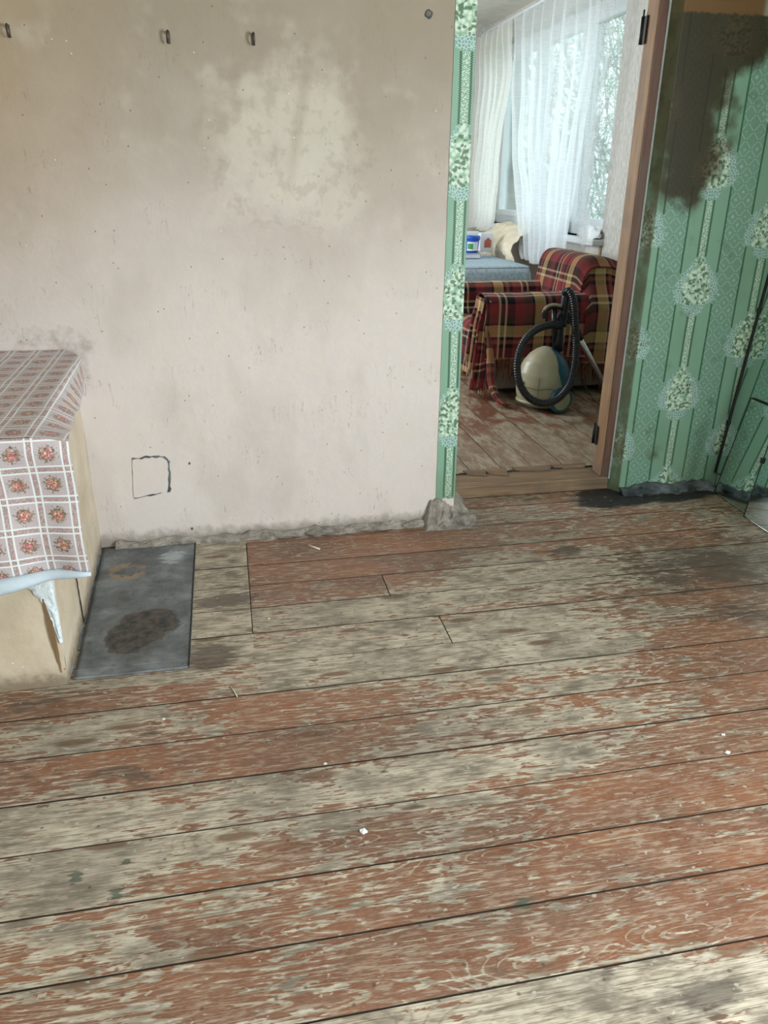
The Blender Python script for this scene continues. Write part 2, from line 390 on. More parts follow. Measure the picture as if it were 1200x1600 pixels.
def m_glass(name):
    g = G(name)
    tr = g.n('ShaderNodeBsdfTransparent'); tr.inputs[0].default_value = (.93, .96, .96, 1)
    gl = g.n('ShaderNodeBsdfGlossy'); gl.inputs[0].default_value = (1, 1, 1, 1)
    gl.inputs['Roughness'].default_value = .02
    n = g.noise(g.obj(), 3, 3); fz = g.n('ShaderNodeFresnel'); fz.inputs[0].default_value = 1.35
    b = g.n('ShaderNodeMixShader'); g.t.links.new(g.mul(fz.outputs[0], g.ss(n, 0., 1., .6, .9)), b.inputs[0])
    g.t.links.new(tr.outputs[0], b.inputs[1]); g.t.links.new(gl.outputs[0], b.inputs[2]); g.t.links.new(b.outputs[0], g.out.inputs[0])
    return g.m

def m_mirror(name):
    g = G(name); n = g.noise(g.obj(), 6, 4, .6)
    return g.bsdf(lin(206, 218, 214), g.ss(n, .45, .8, .015, .10), metal=1.)

def m_sheet(name):
    g = G(name); p = g.n('ShaderNodeNewGeometry').outputs['Position']; x, y, z = g.sep(p); pos = g.comb(x, y, 0.)
    n = g.noise(p, 9, 5, .65); n2 = g.noise(p, 38, 4, .7)
    base = g.ramp(n, [(.3, lin(76, 80, 82)), (.5, lin(106, 111, 114)), (.7, lin(136, 141, 144))])
    base = g.mix(g.ss(n2, .55, .75, 0., .4), base, lin(140, 142, 140))
    base = g.mix(g.ss(n2, .45, .3, 0., .4), base, lin(58, 58, 58))
    b = fl(222, 985); b2 = fl(255, 968); b3 = fl(195, 1005)
    st = g.blobs(pos, [((b.x, b.y, 0), (.13, .17, 1), 1.5), ((b2.x, b2.y, 0), (.09, .09, 1), 1.), ((b3.x, b3.y, 0), (.08, .12, 1), .9)])
    st = g.add(st, g.mul(g.sub(n, .5), 1.3)); st = g.add(st, g.mul(g.sub(n2, .5), 1.3))
    base = g.mix(g.ss(st, .42, .68, 0., .85), base, g.mix(g.ss(n2, .35, .65), lin(36, 34, 32), lin(82, 72, 64)))
    c = fl(199, 894)
    rr = g.n('ShaderNodeVectorMath', operation='DISTANCE'); g.put(rr.inputs[0], pos); rr.inputs[1].default_value = (c.x, c.y, 0)
    ring = g.ss(g.ab(g.sub(g.add(rr.outputs['Value'], g.mul(g.sub(n2, .5), .07)), .052)), .020, .008)
    base = g.mix(g.mul(ring, g.ss(n, .34, .5, .2, .9)), base, lin(150, 130, 106))
    w_ = fl(270, 872); wm = g.add(g.blob(pos, (w_.x, w_.y, 0), (.1, .12, 1)), g.mul(g.sub(g.noise(g.map(p, rot=(0, 0, .5), sc=(1, 3, 1)), 22, 4, .7), .5), 1.2))
    base = g.mix(g.ss(wm, .45, .8, 0., .6), base, lin(190, 200, 208))
    return g.bsdf(base, g.ss(n, .3, .7, .45, .7), g.add(n, g.mul(n2, .5)), .35, .005, metal=.25)

def m_beige(name):
    g = G(name); p = g.obj(); n = g.noise(p, 6, 5, .65); n2 = g.noise(p, 40, 4, .65)
    base = g.ramp(n, [(.25, lin(184, 168, 146)), (.5, lin(204, 190, 168)), (.75, lin(218, 206, 188))])
    sp = g.vor(p, 26.); base = g.mix(g.mul(g.ss(sp, .10, .05), g.gt(n2, .5)), base, lin(236, 230, 216))
    s2 = g.vor(g.map(p, loc=(1, 2, 3)), 34.); base = g.mix(g.mul(g.ss(s2, .12, .06), g.gt(n2, .52)), base, lin(110, 84, 58))
    x, y, z = g.sep(p)
    base = g.mix(g.ss(g.add(z, g.mul(g.sub(n2, .5), .06)), .075, .01, 0., .75), base, lin(104, 86, 64))
    return g.bsdf(base, .6, g.add(n, g.mul(n2, .4)), .35, .008)

MAT = {}
MAT['plank'] = m_floor('worn_painted_boards', 'near'); MAT['plank2'] = m_floor('far_room_boards', 'far')
MAT['paper'] = m_wallpaper('green_flower_wallpaper'); MAT['pink'] = m_pink('pink_distemper')
MAT['jamb'] = m_wood('bare_pine', lin(142, 110, 80), lin(184, 150, 114), .6, dark=lin(134, 114, 98))
MAT['jambdark'] = m_wood('old_brown_paint', lin(78, 50, 40), lin(112, 76, 60), .55, dark=lin(94, 84, 74))
MAT['sill_wood'] = m_wood('threshold_wood', lin(100, 78, 58), lin(156, 130, 102), .6, 'x', dark=lin(104, 88, 72))
MAT['black'] = simple('black_iron', lin(24, 24, 26), .5, 60)
MAT['plaster'] = m_plaster('crumbling_grey_plaster', lin(112, 106, 100), lin(168, 162, 154))
MAT['plaster_dark'] = m_plaster('sooty_plaster', lin(54, 60, 64), lin(118, 128, 132), 10)
MAT['white_plaster'] = m_plaster('white_limewash', lin(196, 210, 218), lin(226, 232, 234), 30, .6)
MAT['caulk'] = simple('white_filler', lin(176, 186, 188), .8, 60)
MAT['beige'] = m_beige('beige_stove_paint'); MAT['oil'] = m_oilcloth('flowered_oilcloth')
MAT['oilback'] = simple('pale_blue_cloth_backing', lin(190, 204, 216), .7, 40, .08)
MAT['sheet'] = m_sheet('grey_hearth_metal'); MAT['mirror'] = m_mirror('mirror_silver')
MAT['mback'] = simple('mirror_back_board', lin(30, 34, 32), .7, 30)
MAT['chrome'] = simple('chrome', lin(210, 212, 214), .16, 40, .05, 1., .0)
MAT['plaid'] = m_plaid('plaid_wool'); MAT['uphol'] = simple('grey_upholstery', lin(132, 126, 118), .9, 60)
MAT['cream'] = simple('vacuum_cream_plastic', lin(172, 166, 140), .34, 14, .1); MAT['teal'] = simple('vacuum_teal_plastic', lin(36, 92, 112), .35, 14, .08)
MAT['rubber'] = simple('black_hose_plastic', lin(22, 26, 34), .34, 50, .1); MAT['greyplastic'] = simple('grey_plastic', lin(70, 72, 74), .45, 40)
MAT['tulle'] = m_tulle('white_tulle', .58); MAT['tulle2'] = m_tulle('cream_tulle', .62, (.97, .97, .93, 1)); MAT['tulle3'] = m_tulle('thin_tulle', .30)
MAT['glass'] = m_glass('window_glass'); MAT['pvc'] = simple('white_window_frame', lin(222, 228, 230), .4, 20, .03)
def m_wall2():
    g = G('far_room_wallpaper'); p = g.obj(); n = g.noise(g.map(p, sc=(1, 1, .35)), 60, 4, .7); b = g.noise(p, 4, 3)
    col = g.ramp(n, [(.3, lin(168, 168, 162)), (.7, lin(214, 214, 208))]); col = g.mix(g.mul(b, .35), col, lin(184, 178, 166))
    return g.bsdf(col, .8, n, .3, .004)
MAT['wall2'] = m_wall2()
MAT['ceil'] = simple('whitewashed_ceiling', lin(214, 210, 200), .8, 8); MAT['wallgen'] = simple('faded_green_wall', lin(158, 180, 156), .7, 8)
def m_tablecloth():
    g = G('blue_mottled_tablecloth'); p = g.obj(); v = g.vor(p, 42); n = g.noise(p, 26, 4, .7)
    return g.bsdf(g.mix(n, g.ramp(v, [(.1, lin(120, 156, 182)), (.6, lin(196, 212, 220))]), lin(160, 188, 204)), .6, n, .2, .004)
MAT['bluecloth'] = m_tablecloth()
MAT['creamcloth'] = simple('cream_cloth', lin(226, 214, 190), .85, 12, .08); MAT['whitebag'] = simple('white_bag', lin(232, 236, 238), .5, 20, .05)
MAT['blue'] = simple('blue_tub_plastic', lin(28, 84, 186), .35, 20, .06); MAT['white'] = simple('white_card', lin(228, 230, 232), .5, 30, .04)
MAT['green'] = simple('green_print', lin(60, 150, 80), .5, 30); MAT['redprint'] = simple('red_print', lin(206, 110, 86), .5, 60, .2)
MAT['lilac'] = simple('grey_book_cover', lin(176, 172, 190), .5, 30); MAT['tablewood'] = m_wood('table_wood', lin(120, 88, 60), lin(156, 118, 84))
MAT['bark'] = m_wood('bark', lin(136, 132, 124), lin(186, 182, 172), .9)
def m_leaf():
    g = G('leaves'); n = g.noise(g.obj(), 1.6, 3); r = g.noise(g.obj(), 14, 2)
    c = g.ramp(g.add(g.mul(n, .6), g.mul(r, .4)), [(.3, lin(104, 132, 104)), (.5, lin(156, 178, 150)), (.7, lin(206, 220, 200))])
    return g.bsdf(c, .5)
MAT['leaf'] = m_leaf(); MAT['ground'] = simple('garden_ground', lin(120, 130, 92), .95, 3, .2)

# ------------------------------------------------------------------ mesh helpers
def tag(o, label=None, cat=None, group=None, kind=None):
    if label: o['label'] = label
    if cat: o['category'] = cat
    if group: o['group'] = group
    if kind: o['kind'] = kind
    return o
def link(name, me, mat, parent=None, smooth=False, auto=None):
    o = bpy.data.objects.new(name, me); COL.objects.link(o)
    if mat is not None: me.materials.append(MAT[mat] if isinstance(mat, str) else mat)
    if smooth: me.polygons.foreach_set('use_smooth', [True]*len(me.polygons))
    if parent is not None:
        o.parent = parent
        w = Vector(parent.location)
        q = parent
        while q.parent is not None: q = q.parent; w += Vector(q.location)
        if w.length > 0: me.transform(Matrix.Translation(-w))
    return o
def raw(name, vs, fs, mat, parent=None, smooth=False, uvs=None):
    me = bpy.data.meshes.new(name); me.from_pydata([tuple(v) for v in vs], [], fs)
    if uvs is not None:
        l = me.uv_layers.new(name='UVMap')
        for lp in me.loops: l.data[lp.index].uv = uvs[lp.vertex_index]
    me.update()
    return link(name, me, mat, parent, smooth)
def empty(name, loc):
    o = bpy.data.objects.new(name, None); COL.objects.link(o); o.location = loc; o.empty_display_size = .05
    return o
BF = [(0, 3, 2, 1), (4, 5, 6, 7), (0, 1, 5, 4), (1, 2, 6, 5), (2, 3, 7, 6), (3, 0, 4, 7)]
def boxv(a, b):
    (x0, y0, z0), (x1, y1, z1) = a, b
    return [(x0, y0, z0), (x1, y0, z0), (x1, y1, z0), (x0, y1, z0), (x0, y0, z1), (x1, y0, z1), (x1, y1, z1), (x0, y1, z1)]
def boxes(name, lst, mat, parent=None, bevel=0., seg=2):
    bm = bmesh.new()
    for a, b in lst:
        vs = [bm.verts.new(v) for v in boxv(a, b)]
        for f in BF: bm.faces.new([vs[i] for i in f])
    if bevel > 0: bmesh.ops.bevel(bm, geom=list(bm.edges), offset=bevel, segments=seg, profile=.5, affect='EDGES')
    me = bpy.data.meshes.new(name); bm.to_mesh(me); bm.free()
    return link(name, me, mat, parent, bevel > 0 and seg > 2)
def prism(name, poly, z0, z1, mat, parent=None, bevel=0.):
    """vertical prism over a plan polygon (counter-clockwise)"""
    n = len(poly)
    bm = bmesh.new()
    lo = [bm.verts.new((x, y, z0)) for x, y in poly]; hi = [bm.verts.new((x, y, z1)) for x, y in poly]
    bm.faces.new(lo[::-1]); bm.faces.new(hi)
    for i in range(n): bm.faces.new((lo[i], lo[(i+1) % n], hi[(i+1) % n], hi[i]))
    if bevel > 0: bmesh.ops.bevel(bm, geom=list(bm.edges), offset=bevel, segments=2, profile=.5, affect='EDGES')
    me = bpy.data.meshes.new(name); bm.to_mesh(me); bm.free()
    return link(name, me, mat, parent)
def grid(name, nu, nv, fn, mat, parent=None, smooth=True, uv=None, thick=0., closed_u=False):
    vs, uvs, fs = [], [], []
    for i in range(nu+1):
        for j in range(nv+1):
            vs.append(Vector(fn(i/nu, j/nv))); uvs.append(uv(i/nu, j/nv) if uv else (i/nu, j/nv))
    for i in range(nu):
        for j in range(nv):
            a = i*(nv+1)+j; fs.append((a, a+nv+1, a+nv+2, a+1))
    o = raw(name, vs, fs, mat, parent, smooth, uvs)
    if thick:
        m = o.modifiers.new('thickness', 'SOLIDIFY'); m.thickness = abs(thick); m.offset = -1 if thick > 0 else 1
    return o
def catmull(pts, n):
    P = [Vector(p) for p in pts]; P = [P[0]*2-P[1]]+P+[P[-1]*2-P[-2]]
    out = []
    for i in range(1, len(P)-2):
        for k in range(n):
            t = k/n; a, b, c, d = P[i-1], P[i], P[i+1], P[i+2]
            out.append(.5*((2*b)+(c-a)*t+(2*a-5*b+4*c-d)*t*t+(3*b-a-3*c+d)*t**3))
    out.append(P[-2]); return out
def resample(pts, step):
    out = [pts[0]]; acc = 0.
    for a, b in zip(pts, pts[1:]):
        L = (b-a).length; d = step-acc
        while d <= L:
            out.append(a.lerp(b, d/L)); d += step
        acc = (acc+L) % step if L > 0 else acc
        acc = L-(d-step) if d-step >= 0 else acc
    return out
def tube(name, pts, rad, mat, parent=None, seg=10, cap=True, flat=1.):
    pts = [Vector(p) for p in pts]; n = len(pts); vs, fs = [], []
    t0 = (pts[1]-pts[0]).normalized(); nrm = t0.orthogonal().normalized()
    for i, p in enumerate(pts):
        t = (pts[min(i+1, n-1)]-pts[max(i-1, 0)]).normalized()
        nrm = (nrm-t*nrm.dot(t)).normalized(); bn = t.cross(nrm)
        r = rad(i/(n-1), i) if callable(rad) else rad
        for k in range(seg):
            a = 2*math.pi*k/seg; vs.append(p+nrm*(r*math.cos(a))+bn*(r*flat*math.sin(a)))
    for i in range(n-1):
        for k in range(seg): fs.append((i*seg+k, i*seg+(k+1) % seg, (i+1)*seg+(k+1) % seg, (i+1)*seg+k))
    if cap: fs.append(tuple(range(seg))[::-1]); fs.append(tuple((n-1)*seg+k for k in range(seg)))
    L_ = (pts[-1]-pts[0]).length
    return raw(name, vs, fs, mat, parent, True, [(.35*(k % seg)/seg, L_*(k//seg)/n) for k in range(len(vs))])
def rock(name, c, size, mat, parent=None, sub=2, amp=.25, seed=0, flat=True):
    bm = bmesh.new(); bmesh.ops.create_icosphere(bm, subdivisions=sub, radius=1)
    for v in bm.verts:
        d = 1+amp*nz(v.co.x*1.7+seed, v.co.y*1.7, v.co.z*1.7)+amp*.5*nz(v.co.x*4+seed, v.co.y*4, v.co.z*4)
        v.co = Vector((v.co.x*d*size[0], v.co.y*d*size[1], v.co.z*d*size[2]))+Vector(c)
        if flat and v.co.z < c[2]-size[2]*.5: v.co.z = c[2]-size[2]*.5
    me = bpy.data.meshes.new(name); bm.to_mesh(me); bm.free()
    return link(name, me, mat, parent)

# ================================================================== THE SETTING
CEIL = 2.6
PY = 2.81          # pink wall face
GY = 3.0           # green wall face
FZ2 = .06          # floor level of the room beyond
XL, XR, YB = -2.2, 2.4, -1.75
# --- near floor: slab with one object per board
floor = tag(boxes('floor', [((XL, YB, -.09), (XR, 3.2, -.032))], 'sill_wood'), 'worn board floor with flaking red-brown paint', None, None, 'structure')
MAT['seam'] = simple('seam_grime', lin(62, 54, 46), .95, 60, .2, 0., .1, .1)
# where the paint is kept (+) or rubbed off (-), where the boards are grimy, where soot lies: pixel centre, radii, weight
Z_PAINT = [(540, 880, 175, 50, 1.5), (620, 850, 140, 30, .9), (1140, 1010, 150, 170, 1.0), (1130, 880, 120, 60, .8), (860, 815, 260, 30, .35),
           (480, 1160, 130, 40, .9), (650, 1150, 120, 30, .5), (450, 1215, 40, 40, .8), (570, 1300, 110, 38, 1.0), (1060, 1330, 260, 110, .9),
           (760, 1420, 200, 80, .55), (430, 1450, 200, 36, .9), (75, 1103, 105, 18, 2.2), (340, 1105, 110, 14, .5), (290, 1080, 40, 12, 1.4),
           (860, 1290, 220, 60, .55), (1100, 1190, 120, 50, .8), (280, 1590, 90, 50, .5), (420, 1530, 130, 40, .5), (600, 1010, 60, 30, .45), (690, 1075, 130, 22, .5),
           (1180, 1420, 120, 70, .7), (40, 1210, 80, 30, .5), (120, 1350, 60, 40, .3), (640, 1490, 160, 50, .5), (230, 1190, 200, 30, .45),
           (800, 1030, 190, 50, -1.1), (880, 890, 170, 35, -.6), (620, 940, 150, 22, -1.2), (480, 1030, 170, 40, -1.), (940, 1580, 330, 60, -1.8), (640, 1215, 170, 34, -1.1),
           (200, 1300, 220, 60, -.8), (180, 1140, 150, 30, -.5), (820, 1190, 120, 24, -.8), (480, 1440, 40, 22, -1.3), (60, 1490, 130, 60, -.6), (830, 985, 230, 30, -.8), (900, 1110, 200, 26, -.6), (60, 1300, 140, 90, -.5)]
Z_DIRT = [(330, 1025, 45, 22, .9), (350, 940, 50, 7, .9), (360, 905, 60, 40, .35), (1085, 1570, 60, 20, .6), (1120, 1540, 30, 16, .8), (1000, 1580, 50, 20, .5), (950, 1530, 26, 10, .5),
          (200, 1200, 200, 40, .3), (60, 1100, 120, 12, .3), (1020, 890, 240, 60, .3), (1150, 880, 140, 50, .35), (640, 1250, 60, 26, .2), (1150, 960, 80, 20, .35), (885, 860, 20, 8, .9), (820, 1420, 18, 10, .4), (380, 1420, 40, 14, .3)]
Z_SOOT = [(1020, 772, 95, 15, 1.5), (945, 777, 60, 13, 1.1), (1090, 764, 60, 12, .9), (930, 789, 30, 5, 1.2)]
def zprep(lst):
    out = []
    for cx, cy, rx, ry, w in lst:
        c = fl(cx, cy); a = fl(cx+rx, cy); b = fl(cx, cy-ry); d = fl(cx, cy+ry)
        out.append((c.x, c.y, max(.05, abs(a.x-c.x)*1.5), max(.04, (b.y-d.y)*.75), w))
    return out
ZP, ZD, ZS = zprep(Z_PAINT), zprep(Z_DIRT), zprep(Z_SOOT)
def zval(L, x, y):
    t = 0.
    for cx, cy, rx, ry, w in L:
        q = 1-math.hypot((x-cx)/rx, (y-cy)/ry)
        if q > 0: t += w*q
    return t
def plank(x0, x1, y0, y1, par, mat, z, name='plank'):
    g_ = random.uniform(.0008, .0017); c = .0008; dz = random.uniform(-.0012, .0012); t = z+dz
    x0 += g_*.6; x1 -= g_*.6; y0 += g_; y1 -= g_
    zoned = mat == 'plank' and y1 > .5
    nx = max(1, int((x1-x0)/.05)) if zoned else 1; ny = 4 if zoned else 1
    vs = [(x0, y0, z-.03), (x1, y0, z-.03), (x1, y1, z-.03), (x0, y1, z-.03), (x0, y0, t-c), (x1, y0, t-c), (x1, y1, t-c), (x0, y1, t-c)]
    fs = [(0, 1, 5, 4), (1, 2, 6, 5), (2, 3, 7, 6), (3, 0, 4, 7)]
    for i in range(nx+1):
        for j in range(ny+1): vs.append((lerp(x0+c, x1-c, i/nx), lerp(y0+c, y1-c, j/ny), t))
    I = lambda i, j: 8+i*(ny+1)+j
    for i in range(nx):
        for j in range(ny): fs.append((I(i, j), I(i+1, j), I(i+1, j+1), I(i, j+1)))
    fs += [(4, 5)+tuple(I(i, 0) for i in range(nx, -1, -1)), (5, 6)+tuple(I(nx, j) for j in range(ny, -1, -1)), (6, 7)+tuple(I(i, ny) for i in range(nx+1)), (7, 4)+tuple(I(0, j) for j in range(ny+1))]
    o = raw(name, vs, fs, mat, par)
    o.data.materials.append(MAT['seam'])
    for k in list(range(4))+list(range(len(fs)-4, len(fs))): o.data.polygons[k].material_index = 1
    if zoned:
        a = o.data.attributes.new('zones', 'FLOAT_VECTOR', 'POINT'); fl_ = []
        for v in vs: fl_ += [zval(ZP, v[0], v[1]), zval(ZD, v[0], v[1]), zval(ZS, v[0], v[1])]
        a.data.foreach_set('vector', fl_)
    return o
rows = [-1.74, -1.58, -1.43, -1.27, -1.12, -.96, -.81, -.65, -.50, -.345, -.19, -.04, .11, .26, .41, .56, .70, .855, 1.004, 1.153, 1.314, 1.463, 1.62, 1.78, 1.93, 2.094, 2.25, 2.405, 2.56, 2.755, 2.93, 3.045]
for y0, y1 in zip(rows, rows[1:]):
    if y0 >= 2.75: cuts = [.80, XR-.02]
    elif y0 >= 2.09: cuts = [XL+.02, .0, XR-.02]
    elif y0 > 1.92: cuts = [XL+.02, .60, XR-.02]
    else: cuts = [XL+.02, XR-.02]
    if abs(y0-2.25) < .01: cuts = [XL+.02, .0, .47, XR-.02]
    if abs(y0-2.56) < .01: cuts = [XL+.02, .0, XR-.02]
    for a, b in zip(cuts, cuts[1:]): plank(a, b, y0, y1, floor, 'plank', 0.)
plank(XL+.02, .80, 2.755, 2.812, floor, 'plank', 0.)
# --- floor of the room beyond, boards running away from the door
floor2 = tag(boxes('floor_next_room', [((-.9, 3.2, -.09), (2.6, 7.8, FZ2-.032))], 'sill_wood'), 'brown board floor of the next room', None, None, 'structure')
x = -.81
while x < 2.5:
    plank(x, min(x+.155, 2.5), 3.205-random.uniform(0, .03), 7.68, floor2, 'plank2', FZ2); x += .155
# --- walls of the near room
wall_back = tag(boxes('wall_back', [((XL, PY, 0), (.852, 3.2, CEIL))], 'pink', bevel=.006), 'pink distempered wall with stains and hooks', None, None, 'structure')
# green wall right of the door, with its splayed edge beside the frame
wall_right_of_door = tag(prism('wall_door_side', [(1.688, GY), (2.6, GY), (2.6, 3.2), (1.656, 3.2), (1.656, 3.06)], 0, CEIL, 'paper'), 'green flowered wallpaper wall right of the doorway', None, None, 'structure')
lintel = tag(boxes('wall_over_door', [((.852, 3.0, 2.12), (1.688, 3.2, CEIL))], 'paper'), 'wallpapered wall above the doorway', None, None, 'structure')
wall_right = tag(boxes('wall_right', [((XR, YB, 0), (XR+.15, -1.05, CEIL)), ((XR, .45, 0), (XR+.15, 3.0, CEIL)), ((XR, -1.05, 0), (XR+.15, .45, .70)), ((XR, -1.05, 1.90), (XR+.15, .45, CEIL))], 'wallgen'), 'green wall on the right', None, None, 'structure')
wall_left = tag(boxes('wall_left', [((XL-.15, YB-.15, 0), (XL, 3.2, CEIL))], 'pink'), 'pink wall on the left', None, None, 'structure')
wall_front = tag(boxes('wall_front', [((XL, YB-.15, 0), (.1, YB, CEIL)), ((1.0, YB-.15, 0), (XR+.15, YB, CEIL)), ((.1, YB-.15, 0), (1.0, YB, 1.0)), ((.1, YB-.15, 2.0), (1.0, YB, CEIL))], 'wallgen'), 'green wall behind the viewer', None, None, 'structure')
ceiling = tag(boxes('ceiling', [((XL-.15, YB-.15, CEIL), (XR+.3, 7.9, CEIL+.1))], 'ceil'), 'whitewashed ceiling', None, None, 'structure')
# --- walls of the room beyond; window in its right-hand wall
WX, WY0, WY1, WZ0, WZ1 = 2.5, 5.12, 7.62, .95, 2.42
wall_window = tag(boxes('wall_window_side', [((WX, 3.2, 0), (WX+.32, WY0, CEIL)), ((WX, WY1, 0), (WX+.32, 7.9, CEIL)), ((WX, WY0, 0), (WX+.32, WY1, WZ0)), ((WX, WY0, WZ1), (WX+.32, WY1, CEIL))], 'wall2'), 'pale papered wall with the window', None, None, 'structure')
tag(boxes('wall_far', [((-1.0, 7.7, 0), (WX, 7.9, CEIL))], 'wall2'), 'far wall of the next room', None, None, 'structure')
tag(boxes('wall_next_room_left', [((-1.0, 3.2, 0), (-.85, 4.8, CEIL)), ((-1.0, 6.4, 0), (-.85, 7.7, CEIL)), ((-1.0, 4.8, 0), (-.85, 6.4, .95)), ((-1.0, 4.8, 2.25), (-.85, 6.4, CEIL))], 'wall2'), 'left wall of the next room', None, None, 'structure')
# wallpaper strip pasted on the end of the pink wall
def strip_fn(s, t):
    z = lerp(.108+.012*nz(s*9, 3)-.012*s*0, 2.59, t)
    return (lerp(.772+.012*t+.0022*nz(t*30, 1)+.002*nz(t*90, 5), .8525, s), PY-.0022-.0012*abs(nz(t*14, s*3)), z)
raw_strip = grid('wallpaper_strip', 6, 60, strip_fn, 'paper', wall_back)
raw_strip['label'] = 'green flowered wallpaper strip'
raw_strip.data.transform(Matrix.Translation((-.027, 0, 0))); raw_strip.location = (.027, 0, 0)
# sealed cleaning hatch in the pink wall, dark crack round it
def hatch():
    px = [(207, 716), (240, 712), (258, 713), (266, 722), (266, 768), (210, 778)]
    P = [aY(a, b, PY) for a, b in px]
    c = sum((Vector((p.x, p.z)) for p in P), Vector((0, 0)))/len(P)
    def poly(scale, y, dx=0., dz=0.):
        return [(c.x+(p.x-c.x)*scale+dx, y, c.y+(p.z-c.y)*scale+dz) for p in P]
    n = len(P); bm = bmesh.new()
    # fine subdivided ring for a ragged crack
    def ragged(ps, amp, sd):
        out = []
        for i in range(n):
            a, b = Vector(ps[i]), Vector(ps[(i+1) % n]); k = 9
            for j in range(k):
                q = a.lerp(b, j/k); q.x += amp*nz(q.x*60+sd, q.z*60); q.z += amp*nz(q.z*60, q.x*60+sd); out.append(q)
        return out
    o_ = ragged(poly(1.02, PY-.0012), .008, 1); i_ = ragged(poly(.955, PY-.0012, -.0055, -.003), .006, 4)
    vs = o_+i_; m = len(o_); fs = [(i, (i+1) % m, m+(i+1) % m, m+i) for i in range(m)]
    raw('crack', vs, fs, 'plaster_dark', wall_back)
    f_ = ragged(poly(.955, PY-.004, -.0055, -.003), .006, 4); b_ = [Vector((q.x, PY+.01, q.z)) for q in f_]
    raw('cleaning_hatch', f_+b_, [tuple(range(m))]+[(i, m+i, m+(i+1) % m, (i+1) % m) for i in range(m)], 'pink', wall_back)
hatch()
# broken hole with a stone in it at the top right of the pink wall
h_ = aY(670, 22, PY); rock('wall_hole', (h_.x, PY, h_.z), (.013, .006, .013), 'plaster_dark', wall_back, 2, .3, 4, False)
h_ = aY(670, 22, PY); rock('hole_filling', (h_.x-.002, PY-.003, h_.z+.001), (.009, .005, .009), 'plaster', wall_back, 2, .3, 9, False)
h_ = aY(296, 724, PY); rock('nail_hole', (h_.x, PY, h_.z), (.005, .002, .006), 'plaster_dark', wall_back, 1, .2, 2, False)
h_ = aY(300, 826, PY); rock('nail_hole', (h_.x, PY, h_.z), (.006, .002, .006), 'plaster_dark', wall_back, 1, .2, 3, False)
MAT['rust'] = simple('rust', lin(120, 58, 34), .9, 80, .3)
for a_, b_ in ((396, 836), (432, 831), (421, 834), (510, 826)):
    h_ = aY(a_, b_, PY); rock('rusty_nail', (h_.x, PY-.003, h_.z), (.0035, .004, .009), 'rust', wall_back, 1, .4, a_, False)
# --- crumbling plaster foot along the pink wall
def foot(name, x0, x1, yf, hh, dd, mat, lab, sd, nx=90):
    ny = 7; vs, fs = [], []
    for i in range(nx+1):
        x = lerp(x0, x1, i/nx)
        h = hh*(1+.55*nz(x*9+sd)+.35*nz(x*31+sd)); d = dd*(1+.5*nz(x*7+sd, 4)+.4*nz(x*27+sd, 9))
        for j in range(ny+1):
            a = j/ny*math.pi/2
            q = 1+.22*nz(x*45, j*1.3+sd)
            vs.append((x+.003*nz(x*80, j), yf+.002-d*math.cos(a)**.8*q if j < ny else yf+.002, max(0, h*math.sin(a)**.8*q) if j else -.002))
    for i in range(nx):
        for j in range(ny):
            a = i*(ny+1)+j; fs.append((a, a+ny+1, a+ny+2, a+1))
    o = raw(name, vs, fs, mat); return tag(o, lab, None, None, 'structure')
bb = foot('baseboard_back', -.49, .74, PY, .026, .03, 'plaster', 'crumbling grey plaster edge at the foot of the pink wall', 3)
for k, (a, b, c_) in enumerate([(.10, .20, 1), (.24, .35, 2), (.36, .44, 3), (.47, .60, 5), (.62, .71, 6)]):
    rock('broken_piece', ((a+b)/2, PY-.026, .012), ((b-a)*.5, .014, .013), 'plaster', bb, 2, .55, c_)
foot('baseboard_door_side', 1.68, 2.14, GY, .034, .06, 'plaster_dark', 'sooty plaster edge below the green wallpaper', 8, 60)
# grey plaster heap at the end of the pink wall
def heap(s, t):
    x = lerp(.715, .945, s); y = lerp(2.735, 3.0, t)
    q = aY(745, 822, 2.75)
    e = sst(.0, .12, s)*sst(1.02, .60, s+max(0, (t-.4))*-.25)
    h = .102*e*sst(-.02, .30, t)*(1 if t > .02 else 0)
    h *= 1-.35*s
    h += .030*e*(nz(x*22, y*22)+.7*nz(x*48, y*48)+.4*nz(x*110, y*110))*min(1, t*6)
    return (x+.006*nz(x*30, y*30, 4), y, max(h, -.002) if 0 < s < 1 and t > 0 else -.002)
tag(grid('plaster_heap', 44, 44, heap, 'plaster', None, False), 'lump of crumbled grey plaster at the foot of the wallpaper strip', 'rubble')
tag(rock('plaster_fragment', (.872, 2.775, .026), (.05, .034, .03), 'plaster', None, 2, .35, 5), 'flat broken plaster chip leaning on the grey heap by the doorway', 'rubble')
tag(rock('plaster_fragment', (.80, 2.752, .016), (.026, .02, .018), 'plaster', None, 2, .5, 11), 'small plaster crumb in front of the grey heap, nearest the pink wall', 'rubble')
tag(rock('plaster_fragment', (.925, 2.80, .014), (.02, .024, .016), 'plaster', None, 2, .5, 15), 'small plaster crumb at the right-hand end of the grey heap', 'rubble')
